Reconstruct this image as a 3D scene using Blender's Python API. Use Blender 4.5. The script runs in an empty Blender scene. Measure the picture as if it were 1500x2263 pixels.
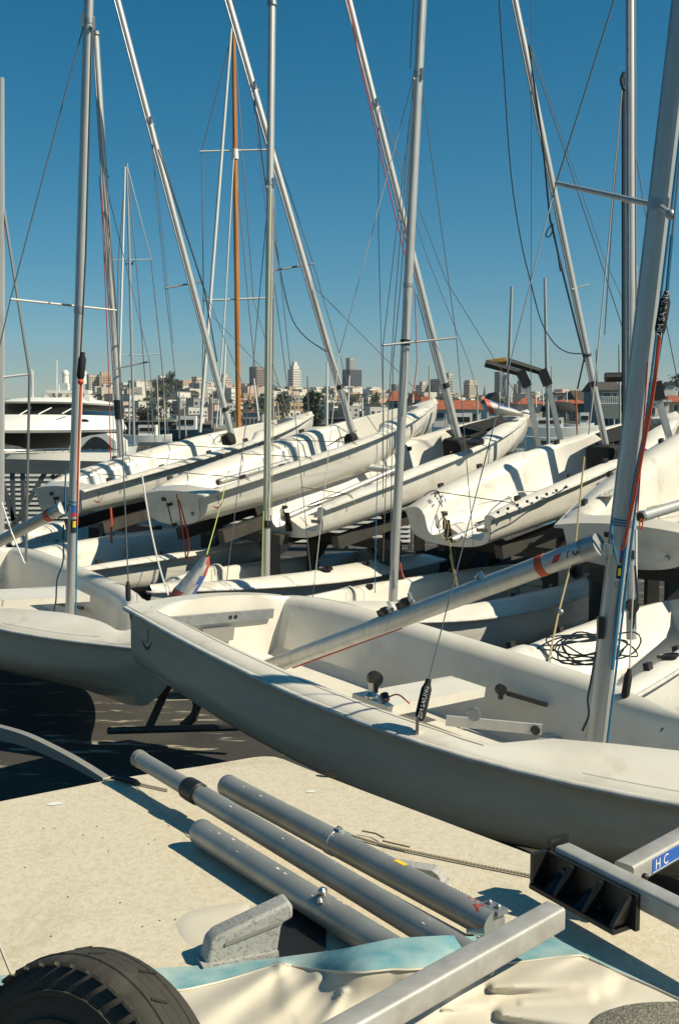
import bpy, bmesh, math, random
import numpy as np
from mathutils import Vector, Matrix
random.seed(7)
SC = bpy.context.scene
COL = SC.collection
rad = math.radians

# ---------------------------------------------------------------- camera
F, CX, CY, HOR, CAMZ = 2300.0, 750.0, 1131.5, 938.0, 1.8
PIT = math.atan((CY - HOR) / F)
cam = bpy.data.cameras.new('camera')
cam_ob = bpy.data.objects.new('camera', cam)
COL.objects.link(cam_ob)
cam_ob.location = (0, 0, CAMZ)
cam_ob.rotation_euler = (math.pi / 2 - PIT, 0, 0)
cam.sensor_fit = 'VERTICAL'
cam.sensor_height = 36.0
cam.sensor_width = 24.0
cam.lens = 36.0 * F / 2263.0
cam.clip_start = 0.05
cam.clip_end = 9000
SC.camera = cam_ob

# ---------------------------------------------------------------- light
SUN_DIR = Vector((0.87, -0.26, 0.85)).normalized()
W = bpy.data.worlds.new('World')
SC.world = W
W.use_nodes = True
nt = W.node_tree
for n in list(nt.nodes):
    nt.nodes.remove(n)
sky = nt.nodes.new('ShaderNodeTexSky')
sky.sky_type = 'NISHITA'
sky.sun_disc = False
sky.sun_elevation = math.asin(SUN_DIR.z)
sky.sun_rotation = math.atan2(SUN_DIR.x, SUN_DIR.y)
sky.altitude = 0
sky.air_density = 1.0
sky.dust_density = 0.1
sky.ozone_density = 2.2
tint = nt.nodes.new('ShaderNodeMixRGB')
tint.blend_type = 'MULTIPLY'
tint.inputs['Fac'].default_value = 1.0
tint.inputs['Color2'].default_value = (0.82, 0.95, 1.12, 1)
hs = nt.nodes.new('ShaderNodeHueSaturation')
hs.inputs['Hue'].default_value = 0.468
hs.inputs['Saturation'].default_value = 1.48
bgd = nt.nodes.new('ShaderNodeBackground')
bgd.inputs['Strength'].default_value = 0.051
wo = nt.nodes.new('ShaderNodeOutputWorld')
nt.links.new(sky.outputs[0], hs.inputs['Color'])
nt.links.new(hs.outputs[0], tint.inputs['Color1'])
nt.links.new(tint.outputs[0], bgd.inputs[0])
nt.links.new(bgd.outputs[0], wo.inputs[0])
sl = bpy.data.lights.new('sun', 'SUN')
sl.energy = 5.0
sl.angle = rad(0.53)
sl.color = (1.0, 0.90, 0.70)
so = bpy.data.objects.new('sun', sl)
COL.objects.link(so)
so.rotation_euler = SUN_DIR.to_track_quat('Z', 'Y').to_euler()
vs = SC.view_settings
SC.display_settings.display_device = 'sRGB'
vs.view_transform = 'Standard'
vs.look = 'None'
vs.exposure = 0.42
vs.gamma = 1.0
vs.use_curve_mapping = False
SC.cycles.max_bounces = 6
SC.cycles.diffuse_bounces = 2

# ---------------------------------------------------------------- projection helpers (pixel of the photograph + distance -> point)
_c, _s = math.cos(PIT), math.sin(PIT)
def at(px, py, Y):
    a, b = (px - CX) / F, (CY - py) / F
    d = Vector((a, _c + b * _s, -_s + b * _c))
    return Vector((0, 0, CAMZ)) + d * (Y / d.y)
def onz(px, py, z):
    a, b = (px - CX) / F, (CY - py) / F
    d = Vector((a, _c + b * _s, -_s + b * _c))
    return Vector((0, 0, CAMZ)) + d * ((z - CAMZ) / d.z)

# ---------------------------------------------------------------- materials
MATS = {}
def mat(name, base, rough=0.5, metal=0.0, var=0.0, vscale=8.0, bump=0.0, bscale=60.0, base2=None, coat=0.0, spec=None, stretch=(1, 1, 1), detail=6.0, lo=0.35, hi=0.68, coord='Object', dirt=None):
    if name in MATS:
        return MATS[name]
    m = bpy.data.materials.new(name)
    m.use_nodes = True
    t = m.node_tree
    p = t.nodes['Principled BSDF']
    p.inputs['Base Color'].default_value = (*base, 1)
    p.inputs['Roughness'].default_value = rough
    p.inputs['Metallic'].default_value = metal
    if coat:
        p.inputs['Coat Weight'].default_value = coat
        p.inputs['Coat Roughness'].default_value = 0.12
    if spec is not None:
        p.inputs['Specular IOR Level'].default_value = spec
    if var or base2 or bump:
        tc = t.nodes.new('ShaderNodeTexCoord')
        mp = t.nodes.new('ShaderNodeMapping')
        mp.inputs['Scale'].default_value = stretch
        t.links.new(tc.outputs[coord], mp.inputs[0])
    if var or base2:
        nz = t.nodes.new('ShaderNodeTexNoise')
        nz.inputs['Scale'].default_value = vscale
        nz.inputs['Detail'].default_value = detail
        nz.inputs['Roughness'].default_value = 0.6
        t.links.new(mp.outputs[0], nz.inputs['Vector'])
        cr = t.nodes.new('ShaderNodeValToRGB')
        b2 = base2 or tuple(max(0, c * (1 - var)) for c in base)
        cr.color_ramp.elements[0].position = lo
        cr.color_ramp.elements[1].position = hi
        cr.color_ramp.elements[0].color = (*b2, 1)
        cr.color_ramp.elements[1].color = (*base, 1)
        t.links.new(nz.outputs[0], cr.inputs[0])
        t.links.new(cr.outputs[0], p.inputs['Base Color'])
        mr = t.nodes.new('ShaderNodeMapRange')
        mr.inputs['To Min'].default_value = min(1, rough + 0.12)
        mr.inputs['To Max'].default_value = max(0.02, rough - 0.05)
        t.links.new(nz.outputs[0], mr.inputs[0])
        t.links.new(mr.outputs[0], p.inputs['Roughness'])
    if dirt:
        dc, dscale, dlo, dhi, dst, dstretch = dirt
        tc2 = t.nodes.new('ShaderNodeTexCoord')
        mp2 = t.nodes.new('ShaderNodeMapping')
        mp2.inputs['Scale'].default_value = dstretch
        t.links.new(tc2.outputs[coord], mp2.inputs[0])
        n2 = t.nodes.new('ShaderNodeTexNoise')
        n2.inputs['Scale'].default_value = dscale
        n2.inputs['Detail'].default_value = 12
        n2.inputs['Roughness'].default_value = 0.68
        n2.inputs['Distortion'].default_value = 0.6
        t.links.new(mp2.outputs[0], n2.inputs['Vector'])
        c2 = t.nodes.new('ShaderNodeValToRGB')
        c2.color_ramp.elements[0].position = dlo
        c2.color_ramp.elements[0].color = (0, 0, 0, 1)
        c2.color_ramp.elements[1].position = dhi
        c2.color_ramp.elements[1].color = (dst, dst, dst, 1)
        t.links.new(n2.outputs[0], c2.inputs[0])
        m2 = t.nodes.new('ShaderNodeMixRGB')
        m2.inputs['Color2'].default_value = (*dc, 1)
        t.links.new(c2.outputs[0], m2.inputs['Fac'])
        t.links.new(p.inputs['Base Color'].links[0].from_socket, m2.inputs['Color1'])
        t.links.new(m2.outputs[0], p.inputs['Base Color'])
    if bump:
        nb = t.nodes.new('ShaderNodeTexNoise')
        nb.inputs['Scale'].default_value = bscale
        nb.inputs['Detail'].default_value = 4
        t.links.new(mp.outputs[0], nb.inputs['Vector'])
        bp = t.nodes.new('ShaderNodeBump')
        bp.inputs['Strength'].default_value = bump
        bp.inputs['Distance'].default_value = 0.01
        t.links.new(nb.outputs[0], bp.inputs['Height'])
        t.links.new(bp.outputs[0], p.inputs['Normal'])
    MATS[name] = m
    return m

M = {}
M['gel'] = mat('gelcoat_white', (0.64, 0.61, 0.53), 0.32, base2=(0.55, 0.515, 0.435), vscale=2.6, detail=9, coat=0.25, lo=0.3, hi=0.6, dirt=((.30, .25, .17), 2.1, .56, .74, .55, (1, 1, 1)))
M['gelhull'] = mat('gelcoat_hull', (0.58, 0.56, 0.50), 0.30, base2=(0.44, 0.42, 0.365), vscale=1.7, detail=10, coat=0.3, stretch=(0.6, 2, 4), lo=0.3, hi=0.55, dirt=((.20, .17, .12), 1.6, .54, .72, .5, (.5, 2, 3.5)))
M['gelshade'] = mat('gelcoat_shade_grey', (0.49, 0.445, 0.345), 0.26, base2=(0.38, 0.34, 0.255), vscale=1.7, detail=10, coat=0.35, stretch=(0.6, 2, 4), lo=0.3, hi=0.55, dirt=((.52, .50, .44), 2.6, .60, .70, .55, (.4, 2, 5)))  # darker than the other hulls: shade of the near sides put into the colour
M['rswhite'] = mat('rotomoulded_white', (0.66, 0.64, 0.575), 0.42, base2=(0.58, 0.555, 0.485), vscale=3.0, detail=8, dirt=((.30, .25, .17), 2.1, .56, .74, .55, (1, 1, 1)))
M['rail'] = mat('rail_grey_white', (0.58, 0.565, 0.51), 0.45, var=0.25, vscale=14)
M['alu'] = mat('anodised_aluminium', (0.50, 0.50, 0.475), 0.38, metal=0.45, var=0.16, vscale=20, stretch=(1, 1, 0.15), dirt=((.26, .25, .22), 5, .56, .70, .5, (3, 3, .6)))
M['aludark'] = mat('dull_aluminium', (0.40, 0.42, 0.43), 0.42, metal=0.7, var=0.3, vscale=12)
M['wire'] = mat('stainless_wire', (0.16, 0.17, 0.17), 0.4, metal=0.5)
M['wirelt'] = mat('pale_wire', (0.42, 0.41, 0.36), 0.45)
M['black'] = mat('black_plastic', (0.014, 0.014, 0.013), 0.42, var=0.3, vscale=20)
M['blackfab'] = mat('black_fabric', (0.012, 0.012, 0.012), 0.85)
M['red'] = mat('red_line', (0.42, 0.045, 0.02), 0.7)
M['orange'] = mat('orange_line', (0.50, 0.075, 0.03), 0.7)
M['blue'] = mat('blue_line', (0.02, 0.16, 0.28), 0.7)
M['green'] = mat('lime_line', (0.42, 0.50, 0.10), 0.7)
M['tan'] = mat('tan_line', (0.35, 0.28, 0.14), 0.8)
M['navyrope'] = mat('dark_rope', (0.018, 0.04, 0.055), 0.85)
M['steel'] = mat('stainless_steel', (0.55, 0.54, 0.5), 0.25, metal=0.95)
M['white'] = mat('white_paint', (0.70, 0.69, 0.64), 0.45)
M['yellow'] = mat('yellow_sticker', (0.72, 0.52, 0.02), 0.5)
M['redst'] = mat('red_sticker', (0.50, 0.03, 0.03), 0.5)
M['logored'] = mat('dull_red_print', (.30, .04, .04), .5)
M['bluest'] = mat('blue_sticker', (0.03, 0.11, 0.42), 0.5)
M['inkblack'] = mat('black_print', (0.02, 0.02, 0.02), 0.5)
M['inkgrey'] = mat('grey_print', (0.22, 0.21, 0.19), 0.5)
M['inkwhite'] = mat('white_print', (0.72, 0.70, 0.64), 0.6)
M['rack'] = mat('rack_painted_steel', (0.030, 0.033, 0.032), 0.5, base2=(0.055, 0.045, 0.035), vscale=5)
M['gang'] = mat('gangway_grey', (0.10, 0.115, 0.12), 0.5, var=0.25, vscale=3)
M['slat'] = mat('slat_white', (0.62, 0.60, 0.54), 0.6, var=0.2, vscale=2)
M['glass'] = mat('tinted_glass', (0.010, 0.012, 0.012), 0.06, spec=0.5)
M['glassb'] = mat('blue_tinted_glass', (0.012, 0.025, 0.035), 0.06)
M['gold'] = mat('varnished_spruce', (0.56, 0.22, 0.026), 0.35, base2=(0.36, 0.125, 0.018), vscale=6, stretch=(1, 1, 0.1), coat=0.5)
M['nonskid'] = mat('cream_nonskid', (0.57, 0.515, 0.395), 0.62, base2=(0.49, 0.43, 0.31), vscale=75, detail=5, bump=0.16, bscale=140, lo=0.36, hi=0.58, dirt=((.33, .27, .18), 3.2, .55, .75, .5, (1, 1, 1)))
M['cream'] = mat('cream_gelcoat', (0.62, 0.565, 0.45), 0.4, var=0.12, vscale=6)
M['greypl'] = mat('grey_granite_plastic', (0.36, 0.355, 0.33), 0.6, base2=(0.20, 0.20, 0.185), vscale=190, detail=2, bump=0.1, bscale=200, lo=0.33, hi=0.5)
M['spar'] = mat('weathered_spar', (0.37, 0.365, 0.335), 0.40, metal=0.45, base2=(0.26, 0.265, 0.25), vscale=7, detail=9, coat=0.1, dirt=((.42, .41, .37), 16, .60, .68, .6, (1, 1, 1)))
M['galv'] = mat('galvanised_steel', (0.46, 0.45, 0.42), 0.5, metal=0.35, base2=(0.33, 0.32, 0.295), vscale=16, detail=8, bump=0.05, bscale=90, dirt=((.24, .21, .16), 7, .58, .72, .5, (1, 1, 1)))
M['tyre'] = mat('tyre_rubber', (0.026, 0.024, 0.019), 0.8, base2=(0.040, 0.036, 0.027), vscale=14, bump=0.12, bscale=120, dirt=((.12, .105, .075), 9, .52, .72, .45, (1, 1, 1)))
M['cloth'] = mat('cream_sailcloth', (0.57, 0.53, 0.44), 0.75, base2=(0.49, 0.445, 0.35), vscale=3, bump=0.05, bscale=40, dirt=((.36, .31, .22), 5, .56, .74, .4, (1, 1, 1)))
M['teal'] = mat('faded_teal_cloth', (0.36, 0.46, 0.43), 0.75, base2=(0.05, 0.23, 0.28), vscale=5, detail=7, lo=0.36, hi=0.64)
M['mesh'] = mat('woven_mesh', (0.27, 0.25, 0.20), 0.8, base2=(0.14, 0.125, 0.09), vscale=260, detail=0, bump=0.5, bscale=260)
M['sail'] = mat('crumpled_sail', (0.60, 0.59, 0.54), 0.6, var=0.2, vscale=9, bump=0.3, bscale=20)
M['sailred'] = mat('sail_red_edge', (0.50, 0.10, 0.07), 0.6)
M['sailblue'] = mat('sail_blue_edge', (0.10, 0.16, 0.40), 0.6)
M['wood'] = mat('grey_wood', (0.20, 0.15, 0.09), 0.8, var=0.4, vscale=10)
M['shade_in'] = mat('grey_liner', (0.42, 0.41, 0.37), 0.5, var=0.15, vscale=4)

# ---------------------------------------------------------------- geometry helpers: each returns (verts, faces)
def join(*gs):
    V, Fc = [], []
    for v, f in gs:
        o = len(V)
        V += [Vector(p) for p in v]
        Fc += [tuple(i + o for i in q) for q in f]
    return V, Fc
def xf(g, m):
    return [m @ Vector(p) for p in g[0]], g[1]
def box(cx, cy, cz, sx, sy, sz):
    x, y, z = sx / 2, sy / 2, sz / 2
    v = [Vector((cx + a * x, cy + b * y, cz + c * z)) for a in (-1, 1) for b in (-1, 1) for c in (-1, 1)]
    f = [(0, 1, 3, 2), (4, 6, 7, 5), (0, 4, 5, 1), (2, 3, 7, 6), (0, 2, 6, 4), (1, 5, 7, 3)]
    return v, f
def frame_for(d, up=Vector((0, 0, 1))):
    d = d.normalized()
    u = up if abs(d.dot(up)) < 0.95 else Vector((0, 1, 0)) if abs(d.y) < 0.9 else Vector((1, 0, 0))
    a = d.cross(u).normalized()
    b = a.cross(d).normalized()
    return a, b
def tube(pts, r, n=8, cap=True, ry=None, up=Vector((0, 0, 1))):
    pts = [Vector(p) for p in pts]
    k = len(pts)
    rs = r if isinstance(r, (list, tuple)) else [r] * k
    q = (ry or 1.0)
    V, Fc = [], []
    for i, p in enumerate(pts):
        d = pts[min(i + 1, k - 1)] - pts[max(i - 1, 0)]
        a, b = frame_for(d, up)
        for j in range(n):
            t = 2 * math.pi * j / n
            V.append(p + a * (rs[i] * math.cos(t)) + b * (rs[i] * q * math.sin(t)))
    for i in range(k - 1):
        for j in range(n):
            j2 = (j + 1) % n
            Fc.append((i * n + j, i * n + j2, (i + 1) * n + j2, (i + 1) * n + j))
    if cap:
        Fc.append(tuple(range(n))[::-1])
        Fc.append(tuple((k - 1) * n + j for j in range(n)))
    return V, Fc
def beam(p, q, w, h, up=Vector((0, 0, 1)), rnd=0.0):
    """rectangular bar from p to q, w across, h along up; optional rounded corners"""
    p, q = Vector(p), Vector(q)
    a, b = frame_for(q - p, up)
    prof = []
    if rnd <= 0:
        prof = [(-w / 2, -h / 2), (w / 2, -h / 2), (w / 2, h / 2), (-w / 2, h / 2)]
    else:
        for sx, sy, a0 in ((1, -1, -90), (1, 1, 0), (-1, 1, 90), (-1, -1, 180)):
            for k in range(4):
                t = rad(a0 + 30 * k)
                prof.append((sx * (w / 2 - rnd) + rnd * math.cos(t), sy * (h / 2 - rnd) + rnd * math.sin(t)))
    n = len(prof)
    V = [o + a * x + b * y for o in (p, q) for x, y in prof]
    Fc = [(i, (i + 1) % n, n + (i + 1) % n, n + i) for i in range(n)]
    Fc += [tuple(range(n))[::-1], tuple(range(n, 2 * n))]
    return V, Fc
def prism(poly, h, m=None):
    """polygon in xy extruded to +z"""
    n = len(poly)
    V = [Vector((x, y, 0)) for x, y in poly] + [Vector((x, y, h)) for x, y in poly]
    Fc = [tuple(range(n))[::-1], tuple(range(n, 2 * n))] + [(i, (i + 1) % n, n + (i + 1) % n, n + i) for i in range(n)]
    return xf((V, Fc), m) if m else (V, Fc)
def lathe(prof, n=16, m=None):
    V, Fc = [], []
    for r, z in prof:
        for j in range(n):
            t = 2 * math.pi * j / n
            V.append(Vector((r * math.cos(t), r * math.sin(t), z)))
    for i in range(len(prof) - 1):
        for j in range(n):
            Fc.append((i * n + j, i * n + (j + 1) % n, (i + 1) * n + (j + 1) % n, (i + 1) * n + j))
    Fc.append(tuple(range(n))[::-1])
    Fc.append(tuple((len(prof) - 1) * n + j for j in range(n)))
    return xf((V, Fc), m) if m else (V, Fc)
def sphere(c, r, n=12, k=8, sz=1.0):
    return lathe([(max(1e-4, r * math.sin(math.pi * i / k)), -r * sz * math.cos(math.pi * i / k)) for i in range(k + 1)], n, Matrix.Translation(Vector(c)))
def loft(rings, closed=True, cap=True):
    n = len(rings[0])
    V = [Vector(p) for r in rings for p in r]
    Fc = []
    for i in range(len(rings) - 1):
        for j in range(n if closed else n - 1):
            j2 = (j + 1) % n
            Fc.append((i * n + j, i * n + j2, (i + 1) * n + j2, (i + 1) * n + j))
    if cap:
        Fc += [tuple(range(n))[::-1], tuple((len(rings) - 1) * n + j for j in range(n))]
    return V, Fc
def cat(pts, n=6):
    """Catmull-Rom through 3-D points"""
    P = [Vector(p) for p in pts]
    P = [P[0] * 2 - P[1]] + P + [P[-1] * 2 - P[-2]]
    out = []
    for i in range(1, len(P) - 2):
        for k in range(n):
            t = k / n
            a, b, c, d = P[i - 1], P[i], P[i + 1], P[i + 2]
            out.append(0.5 * ((2 * b) + (c - a) * t + (2 * a - 5 * b + 4 * c - d) * t * t + (3 * b - a - 3 * c + d) * t ** 3))
    out.append(P[-2])
    return out
def sag(p, q, s, n=8):
    p, q = Vector(p), Vector(q)
    return [p.lerp(q, i / n) - Vector((0, 0, s * 4 * (i / n) * (1 - i / n))) for i in range(n + 1)]

def mesh_of(name, g, m, smooth=False, ang=38):
    me = bpy.data.meshes.new(name)
    me.from_pydata([tuple(p) for p in g[0]], [], [tuple(f) for f in g[1]])
    bm = bmesh.new()
    bm.from_mesh(me)
    bmesh.ops.recalc_face_normals(bm, faces=bm.faces)
    bm.to_mesh(me)
    bm.free()
    for x in (m if isinstance(m, (list, tuple)) else [m]):
        if x is not None:
            me.materials.append(x)
    if smooth:
        me.polygons.foreach_set('use_smooth', [True] * len(me.polygons))
        me.set_sharp_from_angle(angle=rad(ang))
    return me
def mk(name, g, m, parent=None, smooth=False, ang=38, world=False, kind=None, label=None):
    """one mesh object; world=True: geometry is in world coordinates though the object has a parent"""
    if world and parent is not None:
        g = xf(g, WM[parent.name].inverted())
    o = bpy.data.objects.new(name, mesh_of(name, g, m, smooth, ang))
    COL.objects.link(o)
    if parent is not None:
        o.parent = parent
        WM[o.name] = WM[parent.name]
    if kind:
        o['kind'] = kind
    if label:
        o['label'] = label
    return o
WM = {}
def tag(o, label, category, group=None):
    o['label'] = label
    o['category'] = category
    if group:
        o['group'] = group
    return o
def thing(name, label, category, m=None, group=None):
    o = bpy.data.objects.new(name, None)
    o.empty_display_size = 0.2
    COL.objects.link(o)
    m = m or Matrix.Identity(4)
    if isinstance(m, Vector) or isinstance(m, tuple):
        m = Matrix.Translation(Vector(m))
    o.matrix_world = m
    WM[o.name] = m.copy()
    return tag(o, label, category, group)
def solo(name, g, m, label, category, group=None, smooth=False, base=None, ang=38):
    """a thing that is one mesh, its origin set at its base"""
    c = Vector(base) if base is not None else Vector((sum(p[0] for p in g[0]) / len(g[0]), sum(p[1] for p in g[0]) / len(g[0]), min(p[2] for p in g[0])))
    g = ([Vector(p) - c for p in g[0]], g[1])
    o = mk(name, g, m, None, smooth, ang)
    o.location = c
    WM[o.name] = Matrix.Translation(c)
    return tag(o, label, category, group)
def struct(name, g, m, smooth=False):
    o = mk(name, g, m, None, smooth)
    o['kind'] = 'structure'
    return o
def text_geo(s, size, depth=0.0004):
    cu = bpy.data.curves.new('lettering', 'FONT')
    cu.body = s
    cu.size = size
    cu.align_x = 'CENTER'
    cu.align_y = 'CENTER'
    cu.resolution_u = 3
    ob = bpy.data.objects.new('lettering', cu)
    COL.objects.link(ob)
    dg = bpy.context.evaluated_depsgraph_get()
    me = bpy.data.meshes.new_from_object(ob.evaluated_get(dg))
    g = ([v.co.copy() for v in me.vertices], [tuple(p.vertices) for p in me.polygons])
    bpy.data.objects.remove(ob)
    bpy.data.curves.remove(cu)
    bpy.data.meshes.remove(me)
    return g
def basis(o, x, y, z=None):
    x = Vector(x).normalized()
    y = (Vector(y) - x * x.dot(Vector(y))).normalized()
    z = x.cross(y)
    return Matrix(((x.x, y.x, z.x, o[0]), (x.y, y.y, z.y, o[1]), (x.z, y.z, z.z, o[2]), (0, 0, 0, 1)))
def pose(pos, yaw, pitch, heel):
    return Matrix.Translation(Vector(pos)) @ Matrix.Rotation(rad(yaw), 4, 'Z') @ Matrix.Rotation(-rad(pitch), 4, 'Y') @ Matrix.Rotation(rad(heel), 4, 'X')
GZ = -0.35
# ---------------------------------------------------------------- dinghies
def itab(tab, x):
    if x <= tab[0][0]:
        return tab[0][1]
    for i in range(len(tab) - 1):
        if x <= tab[i + 1][0]:
            a, b = tab[i], tab[i + 1]
            t = (x - a[0]) / (b[0] - a[0])
            pa = tab[i - 1] if i > 0 else (2 * a[0] - b[0], 2 * a[1] - b[1])
            pd = tab[i + 2] if i + 2 < len(tab) else (2 * b[0] - a[0], 2 * b[1] - a[1])
            m0 = (b[1] - pa[1]) / (b[0] - pa[0]) * (b[0] - a[0])
            m1 = (pd[1] - a[1]) / (pd[0] - a[0]) * (b[0] - a[0])
            h = t * t * (3 - 2 * t)
            return a[1] + (b[1] - a[1]) * h + m0 * (t ** 3 - 2 * t * t + t) + m1 * (t ** 3 - t * t)
    return tab[-1][1]
KA = dict(L=4.2, b=[(0, .60), (.6, .70), (1.2, .77), (1.8, .80), (2.4, .77), (3.0, .62), (3.5, .42), (3.9, .2), (4.15, .06), (4.2, .03)],
          zs=[(0, .50), (1, .48), (2, .47), (3, .50), (4.2, .60)], zk=[(0, .07), (1, .01), (2, 0), (3, .03), (3.6, .09), (3.95, .19), (4.15, .36), (4.2, .48)],
          inset=[(0, .20), (.2, .22), (.8, .27), (1.6, .30), (2.3, .28), (2.8, .24), (3.3, .19), (3.6, .15), (3.72, .12)],
          rise=[(0, .03), (.5, .085), (1.2, .10), (2.2, .10), (2.7, .085), (3.2, .065), (3.7, .05)], zf=[(0, .19), (2.4, .15), (3.0, .20), (3.75, .30)],
          x_open=.16, x_closed=3.72, roll=.10, wave=False, mx=2.62)
KR = dict(L=4.0, b=[(0, .62), (.6, .70), (1.2, .75), (1.8, .76), (2.4, .71), (3.0, .55), (3.5, .34), (3.8, .18), (3.95, .07), (4.0, .03)],
          zs=[(0, .40), (1, .485), (2, .565), (3, .635), (4.0, .70)], zk=[(0, .07), (1, .08), (2, .10), (3, .15), (3.5, .22), (3.8, .34), (3.95, .48), (4.0, .6)],
          inset=[(0, .30), (.5, .40), (1.0, .43), (1.75, .40), (1.98, .24), (2.4, .20), (2.8, .25), (3.3, .17), (3.6, .10)],
          rise=[(0, .03), (.25, .09), (1, .12), (1.7, .115), (2.0, .05), (2.6, .045), (3.0, .055), (3.5, .03)], zf=[(0, .15), (2.0, .17), (2.6, .22), (3.6, .42)],
          stbd=.35, x_open=.0, x_closed=3.6, roll=.19, wave=True, mx=2.6)
KH = dict(KA)
KH.update(inset=[(0, .19), (.2, .20), (.8, .22), (1.6, .24), (2.3, .24), (2.5, .26), (2.8, .33), (3.2, .36), (3.5, .30), (3.72, .16)], rise=[(0, .02), (.5, .085), (1.2, .095), (2.2, .09), (2.5, .07), (2.8, .085), (3.2, .10), (3.7, .07)], roll=.11, stbd=.3, lin=True)
KA = dict(KA, stbd=.25, roll=.2, inset=[(0, .24), (.2, .28), (.8, .38), (1.6, .43), (2.3, .40), (2.55, .30), (2.8, .24), (3.3, .19), (3.6, .15), (3.72, .12)], fl=.075, zk=[(0, .17), (1, .11), (2, .10), (3, .13), (3.6, .18), (3.95, .26), (4.15, .40), (4.2, .49)], zs=[(0, .48), (1, .505), (2, .525), (3, .555), (4.2, .60)])
KINDS = {'A': KA, 'H': KH, 'R': KR}
FL = .045   # gunwale flange
def hull_half(k, x):
    b = max(.012, itab(k['b'], x) - k.get('fl', FL) * min(1, itab(k['b'], x) / .3))
    zs, zk = itab(k['zs'], x) - .012, itab(k['zk'], x)
    h = zs - zk
    v = min(1, max(0, (x - .55 * k['L']) / (.42 * k['L'])))
    T = [0, .2, .4, .6, .75, .86, .93, .965, .985, 1]
    U = [0, .012, .035, .085, .15, .235, .34, .5, .72, 1]
    VV = [0, .16, .31, .47, .6, .7, .78, .86, .93, 1]
    return [(t * b, zk + h * (u * (1 - v) + w * v)) for t, u, w in zip(T, U, VV)]
def liner_half(k, x, s=1):
    b, zs = itab(k['b'], x), itab(k['zs'], x)
    ins, rise = itab(k['inset'], x), itab(k['rise'], x)
    if s < 0:      # starboard side deck: flatter and narrower than the rolled port tank
        f = k['stbd'] if x < k['mx'] - .1 else 1.0
        rise *= f
        ins *= .42 if f < 1 and k.get('roll', 0) > .15 else (.62 + .38 * f if f < 1 else 1)
    r = k['roll']
    top = zs + .014
    if k['x_open'] <= x <= k['x_closed']:
        yi = max(.012, b - ins)
        r = min(r, ins * .4)
        if k['mx'] < x:
            r *= max(.25, 1 - (x - k['mx']) / .5)
        zf = itab(k['zf'], x)
        zt = top + rise
        p = [(b, zs), (b - .01, top), (b - ins * .22, top + rise * (.55 if not k.get('lin') or x < k['mx'] - .3 else .22)), (b - ins * .45, top + rise * (.93 if not k.get('lin') or x < k['mx'] - .3 else .5)), (yi + r, zt)]
        for t in (25, 50, 75):
            p.append((yi + r - r * math.sin(rad(t)), zt - r * (1 - math.cos(rad(t)))))
        yf = max(.006, yi - .03)
        p += [(yf + .01, zf + .06), (max(.004, yf - .04), zf + .01), (yf * .5, zf), (0, zf)]
        if k['wave']:
            s = max(0, 1 - x / .22)
            hump = .12 * math.exp(-(x / .5) ** 2)
            p[-1] = (0, zf + hump)
            p[-2] = (yf * .42, zf + hump * .25)
        return p
    cr = max(0.0, itab(k['rise'], x)) + (.02 if x < 1 else 0)
    ts = [1, .985, .85, .72, .6, .5, .42, .36, .3, .22, .1, 0]
    return [(b * t, zs if i == 0 else top + cr * (1 - t * t)) for i, t in enumerate(ts)]
def stations(k):
    xs = [0, .03, .07, .12, .155, .20, .26, .36, .5, .7, .9, 1.1, 1.3, 1.5, 1.65, 1.75, 1.82, 1.9, 1.98, 2.1, 2.3, 2.5, 2.7, 2.9, 3.1, 3.3, 3.45, 3.57, 3.62, 3.69, 3.75, 3.84, 3.92]
    L = k['L']
    xs = [x for x in xs if x < L - .12] + [L - .10, L - .05, L - .02, L]
    return xs
def sym2(k, x):
    a, c = liner_half(k, x, 1), liner_half(k, x, -1)
    return [Vector((x, y, z)) for y, z in a] + [Vector((x, -y, z)) for y, z in reversed(c[:-1])]
def sym(half, x):
    """half section from outer (or keel) to centre -> full ring, port to starboard"""
    return [Vector((x, y, z)) for y, z in half] + [Vector((x, -y, z)) for y, z in reversed(half[:-1])]
def dinghy_hull_geo(k):
    rings = [sym(list(reversed(hull_half(k, x))), x) for x in stations(k)]
    g = loft(rings, closed=False, cap=False)
    return g
def dinghy_transom_geo(k):
    hb = hull_half(k, 0)
    li = liner_half(k, 0)
    bot = [Vector((0.0, y, z)) for y, z in reversed(hb)] + [Vector((0.0, -y, z)) for y, z in hb[1:]]
    topl = sym2(k, 0.0)
    # strip between bottom curve and top curve, sampled across the beam
    V, Fc = [], []
    B = itab(k['b'], 0)
    def ev(c, y):
        for i in range(len(c) - 1):
            a, b = c[i], c[i + 1]
            if (a.y - y) * (b.y - y) <= 0 and abs(a.y - b.y) > 1e-6:
                return a.z + (b.z - a.z) * (a.y - y) / (a.y - b.y)
        return c[0].z if abs(c[0].y - y) < abs(c[-1].y - y) else c[-1].z
    N = 48
    for i in range(N + 1):
        y = B * (1 - 2 * i / N)
        yb = max(-hb[-1][0], min(hb[-1][0], y))
        z0, z1 = ev(bot, yb), ev(topl, y * .999)
        if abs(y) > hb[-1][0]:
            z0 = itab(k['zs'], 0) - .012
        V += [Vector((-.004, y, min(z0, z1))), Vector((-.004, y, z1))]
        if i:
            n = len(V)
            Fc.append((n - 4, n - 3, n - 1, n - 2))
    return V, Fc
def dinghy_liner_geo(k):
    return loft([sym2(k, x) for x in stations(k)], closed=False, cap=False)
def sheer_pts(k, off=0.0, dz=0.0):
    xs = stations(k)
    P = [Vector((x, itab(k['b'], x) + off, itab(k['zs'], x) + dz)) for x in xs]
    S = [Vector((p.x, -p.y, p.z)) for p in reversed(P)]
    return P + [Vector((k['L'] + .012, 0, itab(k['zs'], k['L']) + dz))] + S
MESH = {}
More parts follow.
